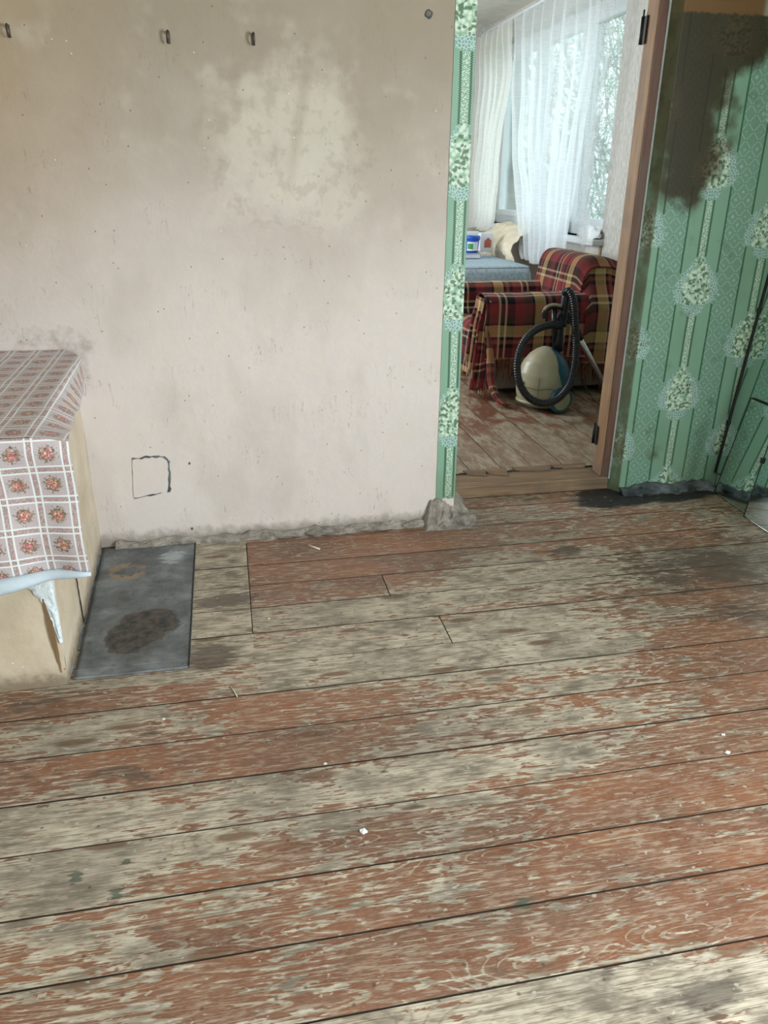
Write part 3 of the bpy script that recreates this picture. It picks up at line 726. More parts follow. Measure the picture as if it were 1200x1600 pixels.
# --- door frame
door = tag(empty('door_1', (1.3, 3.1, 0)), 'bare wooden door frame without its door', None, None, 'structure')
boxes('threshold', [((.852, 3.045, 0), (1.656, 3.2, FZ2))], 'sill_wood', door, .006)
prism('jamb', [(1.62, 3.062), (1.656, 3.058), (1.66, 3.16), (1.62, 3.145)], FZ2, 2.12, 'jamb', door, .003)
prism('jamb_facing', [(1.6245, 3.054), (1.6575, 3.054), (1.6575, 3.0615), (1.6245, 3.0615)], FZ2, 2.12, 'jambdark', door)
prism('jamb', [(.853, 3.07), (.875, 3.07), (.875, 3.16), (.853, 3.16)], FZ2, 2.12, 'jamb', door, .003)
boxes('head', [((.853, 3.06, 2.07), (1.656, 3.16, 2.12))], 'jamb', door, .003)
prism('filler_bead', [(1.656, 3.0505), (1.6615, 3.046), (1.665, 3.058), (1.658, 3.06)], .05, 2.1, 'caulk', door)
for (ax, ay, bx, by) in [(1013, 26, 1004, 70), (932, 664, 927, 692)]:
    p0 = aY(ax, ay, 3.15); p1 = aY(bx, by, 3.15); xm = 1.612
    hg = empty('hinge', (0, 0, 0)); hg.parent = door; hg.location = -Vector(door.location)
    zc = (p0.z+p1.z)/2; hl = abs(p0.z-p1.z)
    tube('knuckle', [(xm, 3.152, zc-hl/2), (xm, 3.152, zc), (xm, 3.152, zc+hl/2)], .0075, 'black', hg, 10)
    tube('pin', [(xm, 3.152, zc+hl/2), (xm, 3.152, zc+hl/2+.022)], .0035, 'black', hg, 8)
    boxes('leaf', [((xm, 3.125, zc-hl/2), (1.6205, 3.152, zc+hl/2))], 'black', hg)
dg = [(lerp(.86, 1.64, i/40), 3.188+.010*nz(i*.5)+.006*nz(i*1.7), FZ2+.0035) for i in range(41)]
tube('gap', dg, lambda t, i: max(.0012, .004+.005*nz(i*.45, 3)), 'black', floor2, 6, True, .35)
# splintered board ends behind the threshold
for a, b, d in [(1.02, 1.10, .05), (1.12, 1.20, .07), (1.26, 1.42, .03), (1.45, 1.6, .02)]:
    vs = [(a, 3.195-d*.3, FZ2+.001), (b, 3.2-d, FZ2+.001), (b+.02, 3.215, FZ2+.004), (a-.01, 3.22, FZ2+.004), (a, 3.195-d*.3, FZ2+.008), (b, 3.2-d, FZ2+.007), (b+.02, 3.215, FZ2+.011), (a-.01, 3.22, FZ2+.011)]
    raw('splinter', vs, BF, 'sill_wood', floor2)
# --- window of the room beyond
win = tag(empty('window_1', (2.62, 6.16, WZ0)), 'white framed window behind tulle curtains', None, None, 'structure')
FX0, FX1 = 2.60, 2.66
mull = [WY0+.0, 5.84, 6.72, WY1]
boxes('frame', [((FX0, WY0, WZ0), (FX1, WY1, WZ0+.07)), ((FX0, WY0, WZ1-.07), (FX1, WY1, WZ1)), ((FX0, WY0, WZ0+.07), (FX1, WY0+.06, WZ1-.07)), ((FX0, WY1-.06, WZ0+.07), (FX1, WY1, WZ1-.07))], 'pvc', win)
for y in mull[1:-1]: boxes('mullion', [((FX0, y-.045, WZ0+.07), (FX1, y+.045, WZ1-.07))], 'pvc', win, .004)
for a, b in zip(mull, mull[1:]):
    y0 = a+(.06 if a == WY0 else .045); y1 = b-(.06 if b == WY1 else .045)
    boxes('sash', [((FX0-.012, y0, WZ0+.07), (FX1-.01, y1, WZ0+.115)), ((FX0-.012, y0, WZ1-.115), (FX1-.01, y1, WZ1-.07)), ((FX0-.012, y0, WZ0+.115), (FX1-.01, y0+.045, WZ1-.115)), ((FX0-.012, y1-.045, WZ0+.115), (FX1-.01, y1, WZ1-.115))], 'pvc', win)
    boxes('pane', [((2.624, y0+.045, WZ0+.115), (2.628, y1-.045, WZ1-.115))], 'glass', win)
boxes('window_sill', [((2.42, WY0-.04, WZ0-.04), (2.61, WY1+.04, WZ0))], 'pvc', win, .008)
boxes('casing', [((2.492, WY0-.03, .80), (2.506, WY0-.0, WZ0-.04))], 'jamb', win)
# near-room windows letting daylight in, and one added to light the next room
for nm, lab, bars in [('window_2', 'window behind the viewer', [((.1, YB-.1, 1.0), (1.0, YB-.05, 1.07)), ((.1, YB-.1, 1.93), (1.0, YB-.05, 2.0)), ((.1, YB-.1, 1.07), (.17, YB-.05, 1.93)), ((.93, YB-.1, 1.07), (1.0, YB-.05, 1.93)), ((.52, YB-.1, 1.07), (.58, YB-.05, 1.93))]),
                     ('added_window_4', 'added unseen window in the left wall of the next room', [((-.96, 4.8, .95), (-.9, 6.4, 1.02)), ((-.96, 4.8, 2.18), (-.9, 6.4, 2.25)), ((-.96, 4.8, 1.02), (-.9, 4.87, 2.18)), ((-.96, 6.33, 1.02), (-.9, 6.4, 2.18)), ((-.96, 5.57, 1.02), (-.9, 5.63, 2.18))]),
                     ('window_3', 'window in the right-hand wall', [((XR+.05, -1.05, .70), (XR+.1, .45, .77)), ((XR+.05, -1.05, 1.83), (XR+.1, .45, 1.90)), ((XR+.05, -1.05, .77), (XR+.1, -.98, 1.83)), ((XR+.05, .38, .77), (XR+.1, .45, 1.83)), ((XR+.05, -.33, .77), (XR+.1, -.27, 1.83))])]:
    tag(boxes(nm, bars, 'pvc'), lab, None, None, 'structure')

# ================================================================== THINGS OF THE NEAR ROOM
# --- masonry bench (low stove) under the oilcloth
SXR = -.515; SYF = 1.92
st = tag(empty('stove_bench', (-.9, 2.36, 0)), 'beige painted masonry stove bench with a chipped corner', 'stove')
def stove_face(s, t):           # front
    x = lerp(-1.7, SXR, s); z = lerp(0, .70, t)
    return (x+(.006*nz(z*14, 2)*(s > .98)), SYF+.012*(1-s)*-1.+.004*nz(x*7, z*7)+.002*nz(x*30, z*30), z)
grid('front', 40, 26, stove_face, 'beige', st)
def stove_side(s, t):
    y = lerp(SYF, PY, s); z = lerp(0, .70, t)
    x = SXR-.03*s+.004*nz(y*8, z*8, 3)+.002*nz(y*35, z*35, 1)
    if s < .02: x += .006*nz(z*14, 2)
    return (x, y, z)
grid('side', 34, 26, stove_side, 'beige', st)
boxes('core', [((-1.7, SYF+.03, .0), (SXR-.05, PY-.004, .69))], 'beige', st)
boxes('top_slab', [((-1.7, SYF-.03, .70), (-.53, PY-.006, .728))], 'beige', st, .006)
# chipped corner: white limewash laid bare, a dark groove, the crack on the side
def chip(s, t):
    z = lerp(.395, .14, t)
    w = pw(t, [(0, .135), (.15, .13), (.22, .10), (.32, .055), (.45, .030), (.7, .014), (1, .002)])*(1+.35*nz(z*60, 7))
    y = SYF-.003+.004*nz(z*30, s*4)
    if s < .55: return (lerp(SXR-w, SXR+.001, s/.55), y-.001, z)
    return (SXR+.004, lerp(y, SYF+.008+.25*w, (s-.55)/.45), z)
grid('bare_plaster', 12, 40, chip, 'white_plaster', st)
def groove(s, t):
    z = lerp(.28, .045, t); w = .006*math.sin(math.pi*min(1, t*1.02+.02))+.0015
    return (SXR-.012-.012*(1-t)+lerp(-w, w, s)+.002*nz(z*50), SYF-.0048, z)
MAT['groove'] = m_wood('brown_groove', lin(104, 82, 58), lin(150, 122, 88))
grid('groove', 3, 24, groove, 'groove', st)
c0, c1 = aX(115, 885, SXR-.006), aX(130, 972, SXR-.010)
ck = [(lerp(c0.x, c1.x, i/14)+.002, lerp(c0.y, c1.y, i/14)+.005*nz(i*.9), lerp(c0.z, c1.z, i/14)) for i in range(15)]
tube('crack', ck, lambda t, i: .0022+.0012*nz(i*1.3), 'black', st, 6)
ck = [(SXR-.012-.026*i/30+.006, lerp(SYF+.05, PY-.02, i/30), .006+.003*nz(i*.8)) for i in range(31)]
tube('foot_gap', ck, lambda t, i: .006+.0025*nz(i*.7, 3), 'plaster_dark', st, 6)
# --- oilcloth: top, side flap and front drop in one sheet
oc = tag(empty('oilcloth', (-.8, 2.3, .735)), 'flowered checked oilcloth hanging over the stove bench', 'tablecloth')
CX0 = -1.45; CYF = 1.872
def ztop(y): return lerp(.738, .764, (y-CYF)/(PY-CYF))
outer = [(CYF, (-.402, .724)), (2.05, (-.425, .712)), (2.45, (-.462, .684)), (2.67, (-.488, .650)), (2.74, (-.515, .70)), (2.80, (-.56, .755))]
def out_(y):
    xs = pw(y, [(a, b[0]) for a, b in outer]); zs = pw(y, [(a, b[1]) for a, b in outer]); return xs, zs
def oc_top(s, t):
    y = lerp(CYF, PY-.006, t); xo, zo = out_(y); xe = min(-.495, xo-.004)
    if s <= .8:
        x = lerp(CX0, xe, s/.8); z = ztop(y)+.0035*nz(x*9, y*9)
        z -= .010*sst(.72, .8, s)*(1 if t > .02 else 0)*0
    else:
        q = (s-.8)/.2; x = lerp(xe, xo, q); z = lerp(ztop(y), zo, q**1.25)+.006*math.sin(y*24)*q*(1-abs(2*t-1)**6)
    return (x, y, z)
def oc_uv(s, t):
    x, y, z = oc_top(s, t); x += .0
    if s > .8:
        xe = min(-.495, out_(y)[0]-.004); xo, zo = out_(y); x = xe+math.hypot(xo-xe, zo-ztop(y))*((s-.8)/.2)*.9
    return (x+.412, y-CYF)
grid('top', 60, 44, oc_top, 'oil', oc, True, oc_uv)
def oc_front(s, t):
    x = lerp(CX0, -.4, s); b = lerp(.300, .372, sst(.3, 1, s))
    z = lerp(ztop(CYF)-.001-.013*sst(.93, 1., s), b, t)
    y = CYF+.002+.012*sst(0, .12, t)*-1.-.010*math.sin(x*17+1)*t-.006*math.sin(x*41)*t+.006*math.sin(t*9+x*4)-.018*t*sst(.9, .5, s)
    return (x+.003*t+.004*math.sin(t*7)*t, y, z)
grid('front_drop', 60, 40, oc_front, 'oil', oc, True, lambda s, t: (oc_front(s, t)[0]+.412, oc_front(s, t)[2]-ztop(CYF)))
rl = [Vector(oc_front(s, 1.))+Vector((0, -.012-.012*(1-s), .004)) for s in [i/40 for i in range(41)]]
tube('curled_hem', rl, lambda t, i: max(.004, pw(t, [(0, .026), (.6, .026), (.8, .021), (.93, .013), (1, .005)])*(1+.12*nz(i*.3))), 'oilback', oc, 14, True, .75)
# --- metal hearth plate
hp = empty('hearth_plate', (-.35, 2.37, 0)); tag(hp, 'dark grey metal hearth plate with brown stain beside the stove bench', 'metal plate')
def plate(s, t):
    x = lerp(lerp(-.507, -.541, t), lerp(-.186, -.192, t), s); y = lerp(1.938, 2.796, t)
    return (x, y, .0042+.0016*nz(x*9, y*9)+.001*nz(x*30, y*30))
grid('sheet', 24, 60, plate, 'sheet', hp, True, None, .0025)
tube('folded_edge', [Vector(plate(s/20, .0))+Vector((0, .004, .0005)) for s in range(21)], .0032, 'sheet', hp, 8, True, .6)
tube('folded_edge', [Vector(plate(s/20, .05))+Vector((0, 0, -.0005)) for s in range(21)], .0028, 'sheet', hp, 8, True, .6)
tube('folded_edge', [Vector(plate(1., s/30))+Vector((-.003, 0, .0005)) for s in range(31)], .003, 'black', hp, 8, True, .6)
# --- hooks
MAT['hookmetal'] = simple('dull_brown_iron', lin(96, 84, 72), .4, 80, .25, .7)
for i, (px, py, lab) in enumerate([(12, 47, 'small dark wall hook, leftmost of three, at the left edge of the pink wall'), (263, 57, 'small dark wall hook, middle one of three on the pink wall'), (396, 60, 'small dark wall hook, rightmost of three, on the stained wall patch')]):
    p = aY(px, py, PY-.012)
    e = tag(empty('wall_hook', (p.x, PY, p.z)), lab, 'hook', 'hooks on the pink wall')
    x, z = p.x, p.z; dx = (.004, -.002, .001)[i]
    tube('shank', [(x, PY+.006, z+.008), (x, PY-.012, z+.009)], .0028, 'black', e, 8)
    tube('hook', catmull([(x, PY-.010, z+.010), (x+dx*.3, PY-.021, z+.013), (x+dx*.6, PY-.026, z+.003), (x+dx, PY-.024, z-.010), (x+dx*1.2, PY-.018, z-.018)], 5), lambda t, k: .0042-.001*t, 'hookmetal', e, 8)
    boxes('plate', [((x-.005, PY-.004, z-.018), (x+.005, PY+.0005, z+.016))], 'chrome' if False else 'greyplastic', e, .0015)
# --- mirrors leaning in the corner on the right
def mirror(name, c, lab, clips, edge=.003):
    """c: four corners bottom-far, bottom-near, top-near, top-far (face towards -X)"""
    C = [Vector(q) for q in c]; base = (C[0]+C[1])/2
    e = tag(empty(name, (base.x, base.y, min(C[0].z, C[1].z))), lab, 'mirror', 'mirrors leaning in the corner')
    nrm = (C[1]-C[0]).cross(C[3]-C[0]).normalized()
    if nrm.x > 0: nrm = -nrm
    def slab(nm, off0, off1, mat, grow):
        cc = sum(C, Vector())/4
        P = [q+(q-cc).normalized()*grow for q in C]
        vs = [q+nrm*off0 for q in P]+[q+nrm*off1 for q in P]
        o = raw(nm, vs, [(3, 2, 1, 0), (4, 5, 6, 7), (0, 1, 5, 4), (1, 2, 6, 5), (2, 3, 7, 6), (3, 0, 4, 7)], mat, e)
        return o
    slab('glass', 0, .004, 'mirror', -.001); slab('backing', -.012, -.0005, 'mback', .002)
    for t in clips:
        q = C[0].lerp(C[3], t); boxes('clip', [((q.x-.012, q.y-.006, q.z-.012), (q.x+.004, q.y+.008, q.z+.012))], 'black', e, .002)
    for a, b, m_, r_ in ((0, 1, 'chrome', .003), (0, 3, 'mback', edge), (3, 2, 'mback', .003)):
        tube('edge_strip', [C[a].lerp(C[b], i/8)+nrm*.003 for i in range(9)], r_, m_, e, 6)
    return e
# tall one against the side wall: bottom corner lifted, far edge close to the green wall
b0 = aX(1119, 738, 2.16); t_ = aX(1200, 440, 2.245)
dv = (t_-b0)*1.62; nr = Vector((-.01, -.62, 0))
mirror('tall_mirror', [b0, b0+nr, b0+nr+dv, b0+dv], 'tall mirror with dark back, rearmost of the three in the corner', [.17, .53], .0075)
b0 = fl(1117, 770); b1 = fl(1167, 804); b1 = b0+(b1-b0)*1.75; tp = aX(1175, 622, b0.x+.065)
mirror('low_mirror', [b0+Vector((0, 0, .004)), b1+Vector((0, 0, .004)), b1+(tp-b0), tp], 'low mirror panel leaning before the tall mirror, middle of the three', [])
b0 = fl(1163, 808); b1 = fl(1200, 832); b1 = b0+(b1-b0)*2.2; tp = aX(1193, 721, b0.x+.018); tv = (tp-b0)*1.9
mirror('front_mirror', [b0+Vector((0, 0, .004)), b1+Vector((0, 0, .004)), b1+tv, b0+tv], 'front mirror panel cut by the right edge of the view', [.53])
# --- small litter on the boards
def litter(name, px, py, r, mat, lab, sd, flat=.35):
    p = fl(px, py); tag(rock(name, (p.x, p.y, r*flat*.5), (r, r*.8, r*flat), mat, None, 2, .5, sd), lab, 'debris')
litter('plaster_crumb', 568, 1300, .0085, 'whitebag', 'round white crumb lying on orange-brown paint of the floor', 1)
litter('plaster_crumb', 508, 1194, .0045, 'creamcloth', 'small yellowish crumb near the middle of the floor', 2, .6)
litter('plaster_crumb', 420, 967, .004, 'creamcloth', 'small pale crumb on the boards below the painted patch', 3, .6)
litter('paint_flake', 1137, 1176, .007, 'whitebag', 'white flake on dark boards near the right edge', 4, .3)
litter('paint_flake', 1130, 1148, .005, 'whitebag', 'tiny white flake above another one near the right edge', 5, .3)
litter('plaster_crumb', 256, 1124, .004, 'whitebag', 'tiny white crumb on grey boards in front of the hearth plate', 6, .5)
p = [fl(360, 1072, .003), fl(366, 1080, .004), fl(371, 1089, .003)]
tag(tube('straw', p, .0015, 'creamcloth', None, 6), 'short pale straw on the boards right of the hearth plate', 'straw')
p = [fl(482, 852, .003), fl(491, 855, .003), fl(500, 858, .003)]
tag(tube('wood_chip', p, .0035, 'creamcloth', None, 6, True, .4), 'pale wood chip at the foot of the pink wall', 'chip')

# ================================================================== THINGS OF THE ROOM BEYOND
# --- armchair (facing left), mostly under the throw
Z0 = FZ2
AX0, AX1, AY0, AY1 = 1.52, 2.44, 4.50, 5.24
ac = tag(empty('armchair', ((AX0+AX1)/2, (AY0+AY1)/2, Z0)), 'boxy armchair almost hidden under a plaid throw', 'armchair')
for x in (AX0+.08, AX1-.08):
    for y in (AY0+.07, AY1-.07): tube('foot', [(x, y, Z0), (x, y, Z0+.05)], .025, 'tablewood', ac, 10)
boxes('base', [((AX0+.03, AY0+.01, Z0+.045), (AX1, AY1-.01, Z0+.26))], 'uphol', ac, .012)
boxes('armrest', [((AX0, AY0, Z0+.20), (AX1-.06, AY0+.15, Z0+.60))], 'uphol', ac, .05, 4)
boxes('armrest', [((AX0, AY1-.15, Z0+.20), (AX1-.06, AY1, Z0+.60))], 'uphol', ac, .05, 4)
boxes('seat', [((AX0+.02, AY0+.14, Z0+.25), (AX1-.30, AY1-.14, Z0+.41))], 'uphol', ac, .04, 4)
boxes('backrest', [((2.14, AY0+.08, Z0+.25), (AX1, AY1-.06, Z0+.80))], 'uphol', ac, .07, 4)
# --- plaid throw
th = tag(empty('plaid_throw', ((AX0+AX1)/2, (AY0+AY1)/2, Z0+.4)), 'red, black and gold plaid throw draped over the armchair', 'blanket')
def prof(pts, n=6): return resample(catmull(pts, 12), .012)
def sheet(name, path, x0, x1, nx, u0=0., v0=0., wr=.006, xfn=None):
    """path in the (y,z) plane swept along X"""
    L = [0.]
    for a, b in zip(path, path[1:]): L.append(L[-1]+(b-a).length)
    n = len(path)-1
    def fn(s, t):
        k = min(n, int(round(t*n))); p = path[k]; x = lerp(x0, x1, s)
        w = wr*(nz(x*7+v0, p.y*7, p.z*7)+.5*nz(x*19, p.y*9, p.z*15))
        q = Vector((x, p.y, p.z+max(0, w*.6)))
        nn = (path[min(n, k+1)]-path[max(0, k-1)]).normalized(); nn = Vector((0, -nn.z, nn.y))
        q += nn*w
        if xfn: q = xfn(q, s, t)
        return q
    return grid(name, nx, n, fn, 'plaid', th, True, lambda s, t: (u0+lerp(x0, x1, s), v0+L[min(n, int(round(t*n)))]), .004)
yz = lambda a: [Vector((0, y, z)) for y, z in a]
# near arm: from the seat over the arm, down the outer side to the hem
P1 = prof(yz([(AY0+.19, Z0+.43), (AY0+.165, Z0+.50), (AY0+.155, Z0+.58), (AY0+.12, Z0+.617), (AY0+.05, Z0+.618), (AY0+.0, Z0+.600), (AY0-.022, Z0+.55), (AY0-.026, Z0+.45), (AY0-.032, Z0+.34), (AY0-.034, Z0+.24)]))
def arm_wave(q, s, t):
    if t > .45: q.y -= .014*max(0, math.sin(q.x*21+1))*(t-.45)*1.6; q.x += .01*math.sin(t*5)*(t-.45)
    q.z += .010*nz(q.x*5, 2)*(t > .3)
    return q
sheet('near_arm_drape', P1, AX0-.02, AX1-.02, 60, 0., 0., .006, arm_wave)
P2 = prof(yz([(AY1+.03, Z0+.28), (AY1+.03, Z0+.5), (AY1+.01, Z0+.60), (AY1-.06, Z0+.622), (AY1-.13, Z0+.615), (AY1-.162, Z0+.57), (AY1-.17, Z0+.48), (AY1-.2, Z0+.43)]))
sheet('far_arm_drape', P2, AX0-.02, 2.2, 44, .06, .1, .005)
# seat and its front drop (path in x,z swept along Y)
def sheet_y(name, path, y0, y1, ny, u0, wr=.006, fn2=None):
    L = [0.]
    for a, b in zip(path, path[1:]): L.append(L[-1]+(b-a).length)
    n = len(path)-1
    def fn(s, t):
        k = min(n, int(round(t*n))); p = path[k]; y = lerp(y0, y1, s)
        w = wr*(nz(p.x*7, y*7+u0, p.z*7)+.5*nz(p.x*15, y*19, p.z*15))
        nn = (path[min(n, k+1)]-path[max(0, k-1)]).normalized(); nn = Vector((-nn.z, 0, nn.x))
        q = Vector((p.x, y, p.z))+nn*w
        if fn2: q = fn2(q, s, t)
        return q
    return grid(name, ny, n, fn, 'plaid', th, True, lambda s, t: (u0+lerp(y0, y1, s), L[min(n, int(round(t*n)))]), .004)
xz = lambda a: [Vector((x, 0, z)) for x, z in a]
P3 = prof(xz([(2.16, Z0+.44), (1.9, Z0+.435), (1.62, Z0+.43), (1.53, Z0+.41), (1.495, Z0+.34), (1.48, Z0+.22), (1.47, Z0+.10)]))
def fwave(q, s, t):
    if t > .6: q.x -= .02*max(0, math.sin(q.y*26))*(t-.6)*2
    return q
sheet_y('seat_drape', P3, AY0+.14, AY1-.14, 34, .2, .008, fwave)
# back: up the front face, over the top, down behind
P4 = prof(xz([(2.08, Z0+.40), (2.085, Z0+.52), (2.10, Z0+.66), (2.125, Z0+.775), (2.17, Z0+.822), (2.26, Z0+.825), (2.36, Z0+.80), (2.44, Z0+.74), (2.465, Z0+.60), (2.465, Z0+.35)]))
def back_sh(q, s, t):
    e = sst(.16, 0., s); q.z -= .055*e*e*(q.z > Z0+.5)*((q.z-Z0-.5)/.3 if q.z < Z0+.8 else 1); q.y += .012*nz(q.x*6, q.z*6)
    q.x += .022*e
    return q
sheet_y('back_drape', P4, AY0+.04, AY1-.02, 44, .11, .006, back_sh)
# near side of the back and the rear corner, hanging to the hem
def side_sh(s, t):
    x = lerp(2.13, 2.475, s); zt = Z0+pw(x, [(2.13, .70), (2.17, .765), (2.3, .765), (2.40, .73), (2.475, .60)])
    z = lerp(zt, Z0+.20, t)
    y = AY0+lerp(.055, -.045, sst(.05, .45, t))-.018*max(0, math.sin(x*34))*t+.006*nz(x*11, z*11)
    return (x, y, z)
grid('side_drape', 26, 44, side_sh, 'plaid', th, True, lambda s, t: (lerp(2.13, 2.475, s)+.02, .1+.6*t), .004)
# folds at the front corner of the near arm, gathered down to the floor
def corner(s, t):
    ang = lerp(-.25, 1.95, s); z = lerp(Z0+.598, Z0+.075, t)
    r = .035+.055*t+.020*math.sin(ang*7.5+t*1.5)*sst(.05, .4, t)
    cx = AX0+.03-.01*t+.0*t; cy = AY0+.035
    return (cx-r*math.cos(ang-.9)*1.0-.005, cy-r*math.sin(.9-ang)*-.0-(.06+r*.5)*math.sin(1.15-ang)+.02*(1-t), z-.02*math.sin(ang*2.2)*t)
grid('corner_folds', 40, 40, corner, 'plaid', th, True, lambda s, t: (.62*s, .3+.55*t), .004)
def front_fold(s, t):
    y = lerp(AY0+.005, AY0+.17, s); z = lerp(Z0+.60, Z0+.12+.10*s, t)
    return (AX0-.022-.045*t-.022*math.sin(s*15+.6)*sst(.0, .4, t), y-.02*t, z)
grid('front_fold', 30, 36, front_fold, 'plaid', th, True, lambda s, t: (.3*s, .05+.5*t), .004)
# twisted end trailing to the floor
tube('trailing_end', catmull([(1.515, AY0-.03, Z0+.42), (1.53, AY0-.07, Z0+.26), (1.53, AY0-.11, Z0+.13), (1.545, AY0-.19, Z0+.045), (1.575, AY0-.27, Z0+.018)], 8), lambda t, i: pw(t, [(0, .012), (.3, .034), (.7, .03), (1, .012)])*(1+.2*nz(i*.6)), 'plaid', th, 12, True, .7)
def m_fr(name, cols):
    g = G(name); r = g.noise(g.map(g.obj(), sc=(1, 1, .05)), 55, 1)
    return g.bsdf(g.ramp(r, cols, 'CONSTANT'), .95, spec=.1)
MAT['fringe'] = m_fr('wool_fringe', [(0., lin(120, 60, 50)), (.38, lin(150, 46, 46)), (.45, lin(176, 120, 84)), (.52, lin(40, 28, 32)), (.58, lin(160, 108, 78)), (.64, lin(130, 44, 44))])
def fringe(name, pts, ln, rr=.0028, sway=.01, sd=0):
    vs, fs = [], []
    for i, p in enumerate(pts):
        p = Vector(p); l = ln*random.uniform(.75, 1.15); d = Vector((random.uniform(-sway, sway), random.uniform(-sway, sway*.3), -l)); b = len(vs)
        for k, r in ((0, rr), (.5, rr*1.15), (1, rr*.5)):
            q = p+d*k+Vector((math.sin(k*3+i)*.003, 0, 0))
            vs += [q+Vector((r, 0, 0)), q+Vector((-r*.5, r*.8, 0)), q+Vector((-r*.5, -r*.8, 0))]
        for k in range(2):
            for m in range(3): fs.append((b+k*3+m, b+k*3+(m+1) % 3, b+k*3+3+(m+1) % 3, b+k*3+3+m))
    o = raw(name, vs, fs, 'fringe', th, True); o['kind'] = 'stuff'; return o
fringe('fringe', [(lerp(AX0+.06, 2.15, i/64), AY0-.036-.012*max(0, math.sin(lerp(AX0+.06, 2.15, i/64)*21+1)), Z0+.255) for i in range(65)], .145)
fringe('fringe', [(lerp(2.14, 2.47, i/36), AY0-.055-.012*math.sin(i), Z0+.21) for i in range(37)], .15)
fringe('fringe', [(1.575+random.uniform(-.02, .02), AY0-.25+random.uniform(-.03, .02), Z0+.03) for i in range(26)], .02, .003, .06)
fringe('fringe', [(AX0-.05+random.uniform(-.01, .04), AY0+lerp(-.08, .10, i/24), Z0+.13) for i in range(25)], .10, .003, .02)
# --- vacuum cleaner standing on end
vb = fl(856, 646, Z0)
VX, VY = vb.x+.008, vb.y+.13
vc = tag(empty('vacuum_cleaner', (VX, VY, Z0)), 'cream and teal vacuum cleaner standing on end with a black hose', 'vacuum cleaner')
AXV = Vector((math.cos(-.42), math.sin(-.42), 0))     # sideways axis of the body, facing the door
AYV = Vector((-AXV.y, AXV.x, 0))
def vpt(a, b, c): return Vector((VX, VY, Z0))+AXV*a+AYV*b+Vector((0, 0, c))
def egg(s, t, k=1., a0=0., a1=2*math.pi):
    h = t; w = pw(h, [(0, .05), (.03, .11), (.1, .138), (.22, .154), (.4, .160), (.58, .150), (.75, .126), (.88, .09), (.96, .05), (1, .01)])
    a = lerp(a0, a1, s)
    return vpt(w*k*math.cos(a), w*k*.86*math.sin(a), .008+h*.36)
grid('body', 40, 40, lambda s, t: egg(s, t), 'cream', vc)
grid('teal_side', 14, 30, lambda s, t: egg(s, lerp(.34, .97, t), 1.02, lerp(-.95, -.78, abs(2*t-1)), .6), 'teal', vc)
tube('seam', [egg(i/30, .37+.015*math.sin(i*.6), 1.004, -3.0, -.9) for i in range(31)], .0016, 'greyplastic', vc, 6)
tube('seam', [egg(.5, lerp(.02, .55, i/20), 1.004, -4.2, .55+.25) for i in range(21)], .0012, 'greyplastic', vc, 6)
tube('bumper', [egg(i/30, .12, 1.03, -3.4, -.6) for i in range(31)], .010, 'cream', vc, 8)
def wheel(cx, cy, cz, r):
    c = vpt(cx, cy, cz); n = (AXV*.62-AYV*.78).normalized(); t1 = n.cross(Vector((0, 0, 1))).normalized(); t2 = n.cross(t1)
    w = empty('wheel', (0, 0, 0)); w.parent = vc; w.location = (0, 0, 0)
    def ringf(s, t):
        a = 2*math.pi*s; q = 2*math.pi*t
        return c+(t1*math.cos(a)+t2*math.sin(a))*(r-.012+.012*math.cos(q))+n*(.017*math.sin(q))
    grid('tyre', 32, 10, ringf, 'teal', w)
    def hub(s, t): 
        a = 2*math.pi*s; return c+(t1*math.cos(a)+t2*math.sin(a))*((r-.02)*t)+n*(.012+.008*(1-t*t))
    grid('hub', 24, 6, hub, 'cream', w)
wheel(.112, -.098, .078, .078)
wheel(-.07, .12, .06, .055)
p = vpt(-.112, -.098, .17); rock('button', tuple(p), (.010, .010, .010), 'chrome', vc, 2, .02, 1, False)
# neck, parked wand, handle
def vpx(px, py, dy=0.): return aY(px, py, VY+dy)
tube('neck', [vpx(871, 548, 0), vpx(872, 530, 0), vpx(874, 512, .0), vpx(878, 490, 0)], lambda t, i: .032-.006*t, 'rubber', vc, 14)
tube('connector', catmull([vpx(877, 510, .0), vpx(881, 485, .0), vpx(885, 462, .0), vpx(888, 454, .0)], 6), lambda t, i: .028-.003*t, 'rubber', vc, 14)
hd = tube('handle_grip', catmull([vpx(851, 497, -.02), vpx(850, 488, -.02), vpx(855, 482, -.02), vpx(866, 479, -.02), vpx(880, 482, -.02)], 6), .013, 'rubber', vc, 12)
tube('grip_trim', catmull([vpx(850, 484, -.03), vpx(856, 478.5, -.03), vpx(866, 476, -.03), vpx(878, 478, -.03)], 6), .008, 'cream', vc, 10)
tube('grip_post', [vpx(866, 482, -.01), vpx(866, 510, -.01), vpx(868, 540, 0)], .016, 'rubber', vc, 12)
tube('wand_sleeve', [vpx(886, 488, .02), vpx(897, 507, .03), vpx(907, 530, .04)], lambda t, i: .016+.006*t, 'rubber', vc, 12)
tube('wand', [vpx(903, 524, .04), vpx(925, 564, .06), vpx(952, 614, .08)], .0165, 'chrome', vc, 14)
hp_ = [(881, 458, .0), (889, 455, -.03), (896, 470, -.06), (899, 505, -.09), (900, 545, -.12), (896, 580, -.16), (887, 606, -.20), (868, 625, -.225), (845, 630, -.235), (823, 618, -.23), (810, 592, -.21), (809, 562, -.18), (818, 535, -.14), (836, 516, -.10), (858, 508, -.07), (876, 508, -.04)]
hpts = resample(catmull([vpx(*q) for q in hp_], 14), .0034)
tube('hose', hpts, lambda t, i: .0205+(.0022 if (i//2) % 2 else -.0012), 'rubber', vc, 12)
